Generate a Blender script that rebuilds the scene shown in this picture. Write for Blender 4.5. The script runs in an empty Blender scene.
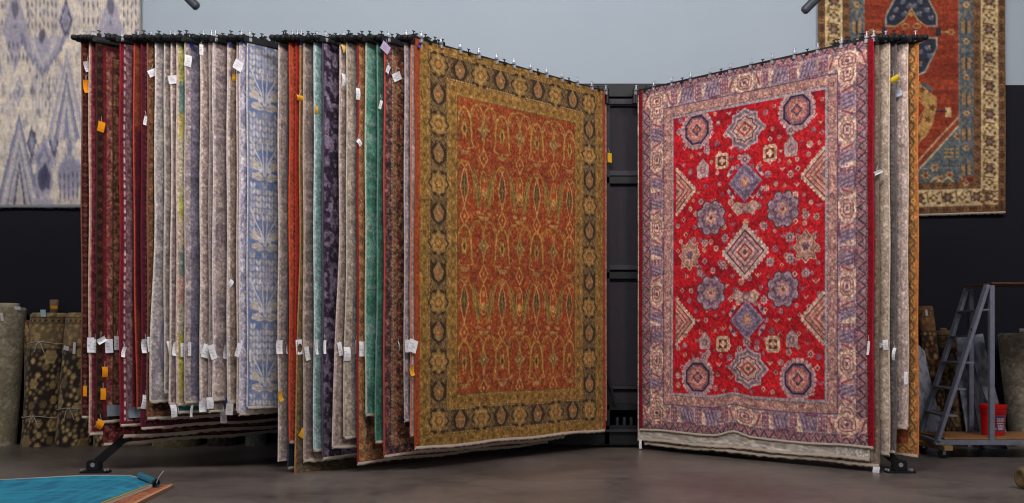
import bpy, bmesh, math, random
import numpy as np
from mathutils import Vector, Matrix

rnd = random.Random(7)
C = bpy.context.scene.collection
FP, CX, HY, CAMZ = 1044.0, 512.0, 341.0, 1.18        # focal length in pixels, principal column, horizon row, eye height
TIPY, PIVY, WALLY = 9.35, 11.35, 12.10
TOPZ = 3.89
DX, DY = 0.683, 0.7304                                # direction of the left arms from tip to pivot

# ------------------------------------------------------------------ colour helpers
def lin(c):
    c = np.asarray(c, dtype=np.float64)
    return np.where(c <= 0.04045, c / 12.92, ((np.clip(c, 0, 1) + 0.055) / 1.055) ** 2.4)
def rgb(r, g, b):
    return np.array([r, g, b]) / 255.0

# ------------------------------------------------------------------ materials
def new_mat(name):
    m = bpy.data.materials.new(name); m.use_nodes = True
    nt = m.node_tree
    return m, nt, nt.nodes['Principled BSDF']
def wool_mat(name, rough=0.92, bump=0.35, scale=260.0, var=0.35, gain=1.0):
    m, nt, b = new_mat(name)
    at = nt.nodes.new('ShaderNodeAttribute'); at.attribute_name = 'Col'
    tc = nt.nodes.new('ShaderNodeTexCoord')
    n1 = nt.nodes.new('ShaderNodeTexNoise'); n1.inputs['Scale'].default_value = scale; n1.inputs['Detail'].default_value = 2
    mp = nt.nodes.new('ShaderNodeMapRange')
    mp.inputs['From Min'].default_value = 0.25; mp.inputs['From Max'].default_value = 0.75
    mp.inputs['To Min'].default_value = (1 - var) * gain; mp.inputs['To Max'].default_value = (1 + var) * gain
    mx = nt.nodes.new('ShaderNodeVectorMath'); mx.operation = 'SCALE'
    bp = nt.nodes.new('ShaderNodeBump'); bp.inputs['Strength'].default_value = bump; bp.inputs['Distance'].default_value = 0.004
    L = nt.links.new
    L(tc.outputs['Object'], n1.inputs['Vector']); L(n1.outputs['Fac'], mp.inputs['Value'])
    L(at.outputs['Color'], mx.inputs[0]); L(mp.outputs['Result'], mx.inputs['Scale'])
    L(mx.outputs['Vector'], b.inputs['Base Color'])
    L(n1.outputs['Fac'], bp.inputs['Height']); L(bp.outputs['Normal'], b.inputs['Normal'])
    b.inputs['Roughness'].default_value = rough
    b.inputs['Specular IOR Level'].default_value = 0.15
    b.inputs['Sheen Weight'].default_value = 0.12; b.inputs['Sheen Roughness'].default_value = 0.5
    return m
def flat_mat(name, col, rough=0.6, metal=0.0, var=0.15, scale=18.0, spec=0.4, stretch=(1, 1, 1)):
    m, nt, b = new_mat(name)
    tc = nt.nodes.new('ShaderNodeTexCoord'); mpn = nt.nodes.new('ShaderNodeMapping')
    mpn.inputs['Scale'].default_value = stretch
    n1 = nt.nodes.new('ShaderNodeTexNoise'); n1.inputs['Scale'].default_value = scale; n1.inputs['Detail'].default_value = 4
    cr = nt.nodes.new('ShaderNodeValToRGB')
    c = lin(rgb(*col))
    cr.color_ramp.elements[0].position = 0.3; cr.color_ramp.elements[1].position = 0.7
    cr.color_ramp.elements[0].color = (*(c * (1 - var)), 1); cr.color_ramp.elements[1].color = (*np.clip(c * (1 + var), 0, 1), 1)
    L = nt.links.new
    L(tc.outputs['Object'], mpn.inputs['Vector']); L(mpn.outputs['Vector'], n1.inputs['Vector'])
    L(n1.outputs['Fac'], cr.inputs['Fac']); L(cr.outputs['Color'], b.inputs['Base Color'])
    b.inputs['Roughness'].default_value = rough; b.inputs['Metallic'].default_value = metal
    b.inputs['Specular IOR Level'].default_value = spec
    return m

WOOL = wool_mat('woven_wool')
SILK = wool_mat('short_pile', rough=0.8, bump=0.2, var=0.22)
PAPER = wool_mat('tag_paper', rough=0.7, bump=0.05, scale=60, var=0.04)
M_BLACK = flat_mat('black_powder_coat', (18, 18, 22), 0.5)
M_FRAME = flat_mat('charcoal_steel', (50, 47, 54), 0.5)
M_PANEL = flat_mat('dark_panel', (40, 35, 43), 0.7)
M_SILVER = flat_mat('bright_zinc', (190, 192, 200), 0.35, 0.7)
M_RED = flat_mat('red_plastic', (205, 22, 20), 0.35, var=0.05)
M_STEEL = flat_mat('grey_painted_steel', (120, 122, 138), 0.45)
M_PLY = flat_mat('plywood', (158, 112, 70), 0.6, var=0.25, scale=6, stretch=(1, 14, 1))
M_WOODDK = flat_mat('brown_board', (110, 78, 58), 0.6, var=0.25, scale=8, stretch=(1, 12, 12))
M_YELLOWWOOD = flat_mat('raw_timber', (168, 136, 88), 0.65, var=0.2, scale=8)
M_RUBBER = flat_mat('caster_rubber', (40, 40, 44), 0.6)
M_COTTON = flat_mat('cotton_fringe', (205, 190, 172), 0.9, var=0.12, scale=120)
M_CLOTH = flat_mat('pale_blue_cloth', (140, 150, 160), 0.9)
M_STRING = flat_mat('white_string', (190, 186, 180), 0.9)
M_CAN = flat_mat('dark_grey_enamel', (62, 66, 76), 0.4)

# ------------------------------------------------------------------ object helpers
def tag(o, label=None, cat=None, group=None, kind=None):
    if label: o['label'] = label
    if cat: o['category'] = cat
    if group: o['group'] = group
    if kind: o['kind'] = kind
    return o
def empty(name, loc, rz=0.0):
    o = bpy.data.objects.new(name, None); C.objects.link(o)
    o.location = loc; o.rotation_euler = (0, 0, rz); o.empty_display_size = 0.2
    return o
def link_mesh(name, me, mat, parent=None):
    if mat: me.materials.append(mat)
    o = bpy.data.objects.new(name, me); C.objects.link(o)
    if parent: o.parent = parent
    return o
def from_bm(name, bm, mat, parent=None, smooth=False):
    me = bpy.data.meshes.new(name)
    bmesh.ops.recalc_face_normals(bm, faces=bm.faces)
    bm.to_mesh(me); bm.free()
    if smooth: me.shade_smooth()
    return link_mesh(name, me, mat, parent)
def grid_mesh(name, P, col, mat, parent=None, flip=False, wrap=False):
    """P (ny,nx,3) points, col (ny,nx,3) display colours."""
    ny, nx = P.shape[:2]
    me = bpy.data.meshes.new(name)
    me.vertices.add(ny * nx); me.vertices.foreach_set('co', P.reshape(-1).astype(np.float32))
    idx = np.arange(ny * nx).reshape(ny, nx)
    if wrap: idx = np.concatenate([idx, idx[:, :1]], 1)
    q = np.stack([idx[:-1, :-1], idx[1:, :-1], idx[1:, 1:], idx[:-1, 1:]], -1).reshape(-1, 4)
    if flip: q = q[:, ::-1]
    n = len(q)
    me.loops.add(n * 4); me.loops.foreach_set('vertex_index', q.reshape(-1).astype(np.int32))
    me.polygons.add(n)
    me.polygons.foreach_set('loop_start', np.arange(0, n * 4, 4, dtype=np.int32))
    me.polygons.foreach_set('use_smooth', np.ones(n, dtype=bool))
    me.update(calc_edges=True)
    if col is not None:
        at = me.color_attributes.new('Col', 'FLOAT_COLOR', 'POINT')
        c4 = np.ones((ny * nx, 4), dtype=np.float32); c4[:, :3] = lin(np.clip(col, 0, 1)).reshape(-1, 3)
        at.data.foreach_set('color', c4.reshape(-1))
    me.validate()
    return link_mesh(name, me, mat, parent)
def box(bm, c, s, rot=None, bev=0.0):
    m = Matrix.Translation(c)
    if rot is not None: m = m @ rot
    r = bmesh.ops.create_cube(bm, size=1.0, matrix=m @ Matrix.Diagonal((*s, 1)))
    if bev:
        es = list({e for v in r['verts'] for e in v.link_edges})
        bmesh.ops.bevel(bm, geom=es, offset=bev, segments=2, affect='EDGES')
def bar(bm, a, b, w, h, bev=0.0):
    """square bar from a to b, w across, h upright"""
    a, b = Vector(a), Vector(b); d = b - a; L = d.length; x = d.normalized()
    up = Vector((0, 0, 1)) if abs(x.z) < 0.95 else Vector((0, 1, 0))
    y = up.cross(x).normalized(); z = x.cross(y)
    R = Matrix((x, y, z)).transposed().to_4x4()
    box(bm, (a + b) / 2, (L, w, h), R, bev)
def tube(bm, a, b, r1, r2=None, seg=16):
    a, b = Vector(a), Vector(b); d = b - a
    R = d.to_track_quat('Z', 'Y').to_matrix().to_4x4()
    bmesh.ops.create_cone(bm, cap_ends=True, segments=seg, radius1=r1, radius2=r1 if r2 is None else r2, depth=d.length,
                          matrix=Matrix.Translation((a + b) / 2) @ R)
def pathtube(bm, pts, r, seg=6):
    for a, b in zip(pts[:-1], pts[1:]): tube(bm, a, b, r, seg=seg)
def lathe(bm, prof, c=(0, 0, 0), seg=40):
    rings = []
    for r, z in prof:
        rings.append([bm.verts.new((c[0] + r * math.cos(2 * math.pi * k / seg), c[1] + r * math.sin(2 * math.pi * k / seg), c[2] + z)) for k in range(seg)])
    for A, B in zip(rings[:-1], rings[1:]):
        for k in range(seg): bm.faces.new((A[k], A[(k + 1) % seg], B[(k + 1) % seg], B[k]))
    bm.faces.new(rings[0][::-1]); bm.faces.new(rings[-1])

# ------------------------------------------------------------------ noise
def vnoise(x, y, seed):
    rs = np.random.RandomState(seed); T = rs.rand(128, 128)
    xi = np.floor(x).astype(int); yi = np.floor(y).astype(int); fx = x - xi; fy = y - yi
    fx = fx * fx * (3 - 2 * fx); fy = fy * fy * (3 - 2 * fy)
    a = T[yi % 128, xi % 128]; b = T[yi % 128, (xi + 1) % 128]; c = T[(yi + 1) % 128, xi % 128]; d = T[(yi + 1) % 128, (xi + 1) % 128]
    return (a * (1 - fx) + b * fx) * (1 - fy) + (c * (1 - fx) + d * fx) * fy
def fbm(x, y, seed, oct=3):
    s = 0; a = 0.5; t = 0
    for o in range(oct):
        s = s + a * vnoise(x * 2 ** o, y * 2 ** o, seed + o * 17); t += a; a *= 0.55
    return s / t
def sst(x, a, b):
    t = np.clip((x - a) / (b - a), 0, 1); return t * t * (3 - 2 * t)
def mix(a, b, m):
    m = np.asarray(m, dtype=float)[..., None]
    return a * (1 - m) + b * m

# ------------------------------------------------------------------ weaving canvas (u across from the arm tip, v down from the top, metres)
class Cv:
    def __init__(s, W, H, r, base=(0.5, 0.5, 0.5)):
        s.W, s.H, s.r = W, H, r
        s.nx, s.ny = int(round(W / r)) + 1, int(round(H / r)) + 1
        s.u = np.linspace(0, W, s.nx); s.v = np.linspace(0, H, s.ny)
        s.U, s.V = np.meshgrid(s.u, s.v)
        s.a = np.zeros((s.ny, s.nx, 3)); s.a[:] = base
    def win(s, u0, u1, v0, v1):
        k = lambda t, n: int(np.clip(t, 0, n))
        i0, i1 = k(math.floor(u0 / s.r), s.nx), k(math.ceil(u1 / s.r) + 1, s.nx)
        j0, j1 = k(math.floor(v0 / s.r), s.ny), k(math.ceil(v1 / s.r) + 1, s.ny)
        if i1 <= i0 or j1 <= j0: return None
        return (slice(j0, j1), slice(i0, i1))
    def put(s, w, m, c, al=1.0):
        m = np.clip(m, 0, 1) * al
        s.a[w] = s.a[w] * (1 - m[..., None]) + np.asarray(c) * m[..., None]
    def rect(s, u0, u1, v0, v1, c, al=1.0):
        w = s.win(u0, u1, v0, v1)
        if w: s.put(w, ((s.U[w] >= u0) & (s.U[w] <= u1) & (s.V[w] >= v0) & (s.V[w] <= v1)).astype(float), c, al)
    def ell(s, cu, cv, ru, rv, c, al=1.0, rot=0.0, pet=0, amp=0.0):
        R = max(ru, rv) * (1 + amp) + s.r
        w = s.win(cu - R, cu + R, cv - R, cv + R)
        if not w: return
        x = s.U[w] - cu; y = s.V[w] - cv
        if rot: x, y = x * math.cos(rot) + y * math.sin(rot), -x * math.sin(rot) + y * math.cos(rot)
        x = x / ru; y = y / rv
        d = np.hypot(x, y); lim = 1.0
        if pet: lim = 1 + amp * np.cos(pet * np.arctan2(y, x))
        e = s.r / min(ru, rv)
        s.put(w, (lim - d) / e + 0.5, c, al)
    def poly(s, pts, c, al=1.0):
        p = np.asarray(pts, float)
        w = s.win(p[:, 0].min(), p[:, 0].max(), p[:, 1].min(), p[:, 1].max())
        if not w: return
        x, y = s.U[w], s.V[w]; ins = np.zeros(x.shape, bool)
        for k in range(len(p)):
            (x1, y1), (x2, y2) = p[k], p[(k + 1) % len(p)]
            if y1 == y2: continue
            t = (y1 > y) != (y2 > y)
            ins ^= t & (x < (x2 - x1) * (y - y1) / (y2 - y1) + x1)
        s.put(w, ins.astype(float), c, al)
    def line(s, pts, wd, c, al=1.0):
        for (x1, y1), (x2, y2) in zip(pts[:-1], pts[1:]):
            w = s.win(min(x1, x2) - wd, max(x1, x2) + wd, min(y1, y2) - wd, max(y1, y2) + wd)
            if not w: continue
            x, y = s.U[w], s.V[w]; L2 = (x2 - x1) ** 2 + (y2 - y1) ** 2 + 1e-12
            t = np.clip(((x - x1) * (x2 - x1) + (y - y1) * (y2 - y1)) / L2, 0, 1)
            d = np.hypot(x - x1 - t * (x2 - x1), y - y1 - t * (y2 - y1))
            s.put(w, (wd / 2 - d) / s.r + 0.5, c, al)
    def edge(s, ct=0.0, cb=0.0):
        """distance to the nearest side and position along that side (ct, cb: how much border is turned under at top and hem)"""
        du = np.minimum(s.U, s.W - s.U); dv = np.minimum(s.V + ct, s.H - s.V + cb)
        side = du < dv
        return np.where(side, du, dv), np.where(side, s.V - s.H / 2, s.U - s.W / 2)
    def abrash(s, amt=0.12, seed=1, fine=0.12):
        n = fbm(s.U * 1.2, s.V * 14, seed, 3); g = fbm(s.U * 60, s.V * 60, seed + 5, 2)
        s.a *= (1 + amt * 2 * (n - 0.5) + fine * 2 * (g - 0.5))[..., None]
    def sample(s, u, v):
        x = np.clip(u / s.r, 0, s.nx - 1.001); y = np.clip(v / s.r, 0, s.ny - 1.001)
        x = np.broadcast_to(x, np.broadcast(u, v).shape); y = np.broadcast_to(y, x.shape)
        i = x.astype(int); j = y.astype(int); fx = (x - i)[..., None]; fy = (y - j)[..., None]
        A = s.a
        return (A[j, i] * (1 - fx) + A[j, i + 1] * fx) * (1 - fy) + (A[j + 1, i] * (1 - fx) + A[j + 1, i + 1] * fx) * fy

def band_pattern(kind, t, sl, w, bg, fg, fg2, p, seed):
    """t 0..1 across a border band, sl metres along it"""
    col = np.zeros(t.shape + (3,)); col[:] = bg
    y = (t - 0.5) * w; k = np.floor(sl / p); x = sl - (k + 0.5) * p; odd = (k % 2 == 0)
    f2 = np.where(odd[..., None], fg, fg2)
    if kind == 'dots':
        m = np.hypot(x, y) < min(0.36 * w, 0.36 * p); col = np.where(m[..., None], f2, col)
    elif kind == 'chk':
        col = np.where(odd[..., None], np.asarray(fg), np.asarray(fg2)) * np.ones(t.shape + (1,))
        col = np.where((np.abs(t - 0.5) > 0.36)[..., None], bg, col)
    elif kind == 'dash':
        m = (np.abs(x) < p * 0.3) & (np.abs(t - 0.5) < 0.22); col = np.where(m[..., None], f2, col)
    elif kind == 'zig':
        tri = np.abs(((sl / p) % 1) - 0.5) * 4 - 1
        m = np.abs((t - 0.5) - 0.36 * tri) < 0.13; col = np.where(m[..., None], fg, col)
        m = (np.hypot(x, (t - 0.72) * w) < 0.16 * w); col = np.where(m[..., None], fg2, col)
    elif kind == 'dia':
        q = np.abs(x) / (p / 2) + np.abs(t - 0.5) / 0.5
        col = np.where((q < 0.9)[..., None], f2, col); col = np.where((q < 0.5)[..., None], bg, col); col = np.where((q < 0.25)[..., None], fg2, col)
    elif kind == 'rose':
        th = np.arctan2(y, x); r = np.hypot(x, y); R = min(w, p) * 0.42
        lim = R * (0.82 + 0.2 * np.cos(6 * th)); col = np.where((r < lim)[..., None], f2, col)
        col = np.where((r < R * 0.45)[..., None], bg, col); col = np.where((r < R * 0.24)[..., None], fg2, col)
        # leaves between
        xl = x - np.sign(x) * p / 2; m = (np.abs(xl) / (p * 0.16) + np.abs(y) / (w * 0.34)) < 1; col = np.where(m[..., None], fg2, col)
    elif kind == 'vine':
        wv = 0.3 * np.sin(2 * np.pi * sl / (2 * p))
        m = np.abs(t - 0.5 - wv) < 0.07 + 0.015 / w * 0.2; col = np.where(m[..., None], fg2, col)
        sgn = np.where(odd, -1, 1); yy = y - sgn * 0.16 * w
        th = np.arctan2(yy, x); r = np.hypot(x, yy); R = min(w * 0.34, p * 0.45)
        col = np.where((r < R * (0.8 + 0.22 * np.cos(5 * th)))[..., None], fg, col)
        col = np.where((r < R * 0.35)[..., None], fg2, col)
        y3 = y + sgn * 0.3 * w; m = np.hypot(x / 1.5, y3) < 0.11 * w; col = np.where(m[..., None], fg2, col)
    elif kind == 'flo':
        n = fbm(t * w / 0.022, sl / 0.022, seed, 2); n2 = fbm(t * w / 0.03 + 9, sl / 0.03, seed + 3, 2)
        col = mix(col, fg, sst(n, 0.52, 0.6)); col = mix(col, fg2, sst(n2, 0.58, 0.64))
    elif kind == 'big':
        n = fbm(t * w / 0.07, sl / 0.07, seed, 3); col = mix(col, fg, sst(n, 0.48, 0.56)); n2 = fbm(t * w / 0.05 + 9, sl / 0.05, seed + 3, 2)
        col = mix(col, fg2, sst(n2, 0.6, 0.66))
    return col

def K(*c): return rgb(*c)
def rug_canvas(W, H, bands, field, seed, r=0.006, abr=0.12, fine=0.26):
    cv = Cv(W, H, r, K(100, 90, 85))
    fk, f0, f1, f2 = field[:4]
    U, V = cv.U, cv.V
    if fk == 'flo':
        n = fbm(U / 0.03, V / 0.03, seed, 2); m = fbm(U / 0.06, V / 0.06, seed + 1, 2)
        cv.a = mix(mix(np.ones(U.shape + (3,)) * K(*f0), K(*f1), sst(n, 0.5, 0.58)), K(*f2), sst(m, 0.58, 0.64))
    elif fk == 'distress':
        n = fbm(U / 0.16, V / 0.16, seed, 4); m = fbm(U / 0.5, V / 0.03, seed + 1, 2); q = fbm(U / 0.025, V / 0.025, seed + 2, 2)
        cv.a = mix(mix(np.ones(U.shape + (3,)) * K(*f0), K(*f1), 0.8 * sst(n * 0.75 + q * 0.25, 0.42, 0.62)), K(*f2), 0.6 * sst(m, 0.5, 0.75))
    elif fk == 'damask':
        uu = np.abs(((U + 0.02) % 0.30) - 0.15)
        n = fbm(uu / 0.04, V / 0.045, seed, 3); m = np.sin(V * 2 * np.pi / 0.42) * 0.05
        cv.a = mix(np.ones(U.shape + (3,)) * K(*f0), K(*f1), sst(n + m, 0.48, 0.54)); cv.a = mix(cv.a, K(*f2), sst(fbm(uu / 0.03, V / 0.03, seed + 4, 2), 0.62, 0.68) * 0.7)
    elif fk == 'stack':                      # colours change down the rug
        n = fbm(U / 0.12, V / 0.05, seed, 3) * 0.5 + V / H * 0
        pos = np.clip((V / H) + (n - 0.25) * 0.12, 0, 0.999) * (len(field) - 1 - 1)
        cols = np.array([K(*c) for c in field[1:]]); i = pos.astype(int); fr = sst(pos - i, 0.35, 0.65)[..., None]
        cv.a = cols[i] * (1 - fr) + cols[np.minimum(i + 1, len(cols) - 1)] * fr
    d, sl = cv.edge(); acc = 0.0
    for i, bd in enumerate(bands):
        w, kind, bg, fg, fg2, p = bd
        m = (d >= acc) & (d < acc + w)
        if m.any():
            t = (d - acc) / w
            cv.a[m] = band_pattern(kind, t[m], sl[m], w, K(*bg), K(*fg), K(*fg2), p, seed + 11 * i)
        acc += w
    lum = cv.a @ np.array([.3, .59, .11]); cv.a = cv.a * .86 + lum[..., None] * .14
    redness = np.clip((cv.a[..., 0] - cv.a[..., 1:].max(-1) - .12) / .2, 0, 1) if seed < 20 else 0 * lum
    cv.a = cv.a * (1 - .24 * redness)[..., None]
    q = fbm(U / .009, V / .014, seed + 70, 2); cv.a = mix(cv.a, cv.a * .70, sst(q, .52, .68) * .5); cv.a = mix(cv.a, cv.a * 1.28 + .03, sst(1 - q, .56, .7) * .5)
    sat_ = cv.a.max(-1) - cv.a.min(-1); cv.a = cv.a * (1 + .03 * np.clip(1 - sat_ / .2, 0, 1) * (lum > .3))[..., None]
    cv.abrash(abr, seed + 50, fine)
    return cv

# ------------------------------------------------------------------ pixel <-> place helpers for the two racks
class Plane:
    """the upright plane of one swing arm; face +1 for the right rack, -1 for the left rack"""
    def __init__(s, tip_px, side):
        s.side = side; s.f = 1 if side == 'right' else -1
        s.X0 = (tip_px - CX) / FP * TIPY
        s.dx = DX if side == 'left' else -DX
        s.ang = math.atan2(DY, s.dx)
    def u_of(s, px):
        q = (px - CX) / FP
        return (q * TIPY - s.X0) / (s.dx - DY * q)
    def at(s, px, py):
        u = s.u_of(px); Y = TIPY + DY * u
        return u, CAMZ + (HY - py) / FP * Y
    def zbot(s, py): return CAMZ - (py - HY) / FP * TIPY

TAGS = []    # filled below: (side, x, y, w, h, rot, colour)
ALL_RUGS = []

def build_rug(side, tip_px, yb, cv_fn, label, W=2.5, start=0.0, flare=0.0, dense=0.34, edge=(170, 150, 130), fringe=0.025, seed=0,
              group=None, mat=None, step=0.007, vstep=0.0085, name='hanging_rug', wav=0.005, hem=0.0, top=None, fringe_col=M_COTTON, far_sag=0.0):
    pl = Plane(tip_px, side); f = pl.f
    zb = pl.zbot(yb); zt = top or TOPZ; H = zt - zb
    cv = cv_fn(W, H)
    o_loc = (pl.X0, TIPY, 0.0)
    if dense >= W: us = np.arange(0, W + 1e-6, step)
    else: us = np.concatenate([np.arange(0, dense, step), np.linspace(dense, W, int((W - dense) / 0.045) + 2)])
    vs = np.linspace(0, H, int(H / vstep) + 1)
    Ug, Vg = np.meshgrid(us, vs)
    rs = np.random.RandomState(seed + 3); ph = rs.rand(6) * 6.28
    def surf(Ug, Vg, off):
        t = Vg / H
        n = wav * (np.sin(Ug * 3.1 + ph[0]) * t + 0.5 * np.sin(Ug * 7.3 + ph[1]) * t + 0.35 * np.sin(Vg * 2.3 + ph[2]))
        n = n - 0.008 * np.exp(-Ug / 0.03) * (0.4 + 0.6 * t)          # selvage curls back
        uu = Ug + start - flare * sst(t, 0.45, 1.0) * np.exp(-Ug / 0.5) + 0.004 * np.sin(Vg * 4 + ph[3]) * np.exp(-Ug / 0.1)
        sag = 0.006 * np.abs(np.sin(Ug * math.pi / 0.24)) * np.exp(-Vg / 0.06)
        hw = (0.006 * np.sin(Ug * 6 + ph[4]) + hem * np.exp(-((Ug - W * 0.55) / 0.14) ** 2) - far_sag * Ug) * sst(t, 0.7, 1.0)
        z = zt - Vg - sag + hw
        return np.stack([uu, f * (n + off), z], -1)
    col = cv.sample(Ug, Vg)
    root = grid_mesh(name, surf(Ug, Vg, 0.004), col, mat or WOOL, None, flip=(f > 0))
    root.location = o_loc; root.rotation_euler = (0, 0, pl.ang)
    tag(root, label, 'rug', group)
    # backing
    ub = np.linspace(0.002, W - 0.002, 60); vb = np.linspace(0.002, H - 0.002, 50); Ub, Vb = np.meshgrid(ub, vb)
    bc = mix(cv.sample(Ub, Vb) * 0.75, K(120, 105, 92), np.full(Ub.shape, 0.45))
    grid_mesh('backing', surf(Ub, Vb, -0.005), bc, WOOL, root, flip=(f < 0))
    # selvage: overcast cord along the tip edge
    vv = np.linspace(0, H, 240); a = np.linspace(0, 2 * math.pi, 9)[:-1]
    cen = surf(np.zeros_like(vv), vv, -0.001)
    ring = np.stack([np.cos(a) * 0.0065, np.sin(a) * 0.008, 0 * a], -1)
    P = cen[:, None, :] + ring[None]
    ec = np.ones(P.shape) * K(*edge) * (0.9 + 0.2 * rs.rand(len(vv), 1, 1))
    grid_mesh('selvage', P, ec, WOOL, root, wrap=True)
    # fringe along the hem
    if fringe > 0:
        uf = np.arange(0, W, 0.03 if dense < W else 0.018); b = surf(uf, np.full_like(uf, H), 0.0)
        ln = fringe * (0.75 + 0.5 * rs.rand(len(uf)))
        rows = [b + np.array([0, f * 0.006, 0.004]), b + np.stack([0 * ln, f * (0.008 + 0 * ln), -ln * 0.5], -1), b + np.stack([0.004 * rs.randn(len(uf)), f * (0.004 + 0 * ln), -ln], -1),
                b + np.stack([0 * ln, -f * (0.006 + 0 * ln), -ln * 0.5], -1), b + np.array([0, -f * 0.006, 0.004])]
        grid_mesh('fringe', np.stack(rows, 0), None, fringe_col, root)
    rec = dict(root=root, pl=pl, side=side, tip=tip_px, start=start, zt=zt, zb=zb, W=W, label=label, surf=surf)
    ALL_RUGS.append(rec)
    return rec

def add_tag(rec, px, py, w, h, rot=0.0, col=(236, 232, 236), off=0.022, name='price_tag', printed=True, seed=0, string=True):
    pl = rec['pl']; f = pl.f; u, z = pl.at(px, py); w *= 1.2; h *= 1.15
    sc = FP / (TIPY + DY * u); w, h = w / sc, h / sc
    nx, ny = 9, 13
    a = np.linspace(-0.5, 0.5, nx); b = np.linspace(-0.5, 0.5, ny); A, B = np.meshgrid(a, b)
    X = A * w; Z = -B * h
    ca, sa = math.cos(rot), math.sin(rot)
    x2 = (X * ca - Z * sa); z2 = X * sa + Z * ca
    # chamfered upper corners of the tag
    rs = np.random.RandomState(seed + 5); bend = 0.010 * rs.randn()
    yy = off + bend * (B * 2) ** 2 + 0.006 * A * rs.randn()
    P = np.stack([u + x2, f * yy, z + z2], -1)
    c = np.ones(P.shape) * K(*col)
    if printed:
        for j in (4, 6, 7, 9):
            k = rs.randint(1, 4); c[j, k:k + rs.randint(3, 5)] *= 0.84
    o = grid_mesh(name, P, c, PAPER, rec['root'], flip=(f > 0))
    lab = {'price_tag': 'small white paper price tag', 'sale_tag': 'small orange paper tag', 'clip_tag': 'small blue clip tag'}
    if string:
        bm = bmesh.new()
        t0 = P[0, nx // 2]; t1 = np.array([max(u, 0.0) + 0.004, f * 0.012, z + h * 0.5 + 0.05])
        tube(bm, t0, t1, 0.0018, seg=5)
        from_bm('tag_string', bm, M_STRING, o)
    return o

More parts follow.
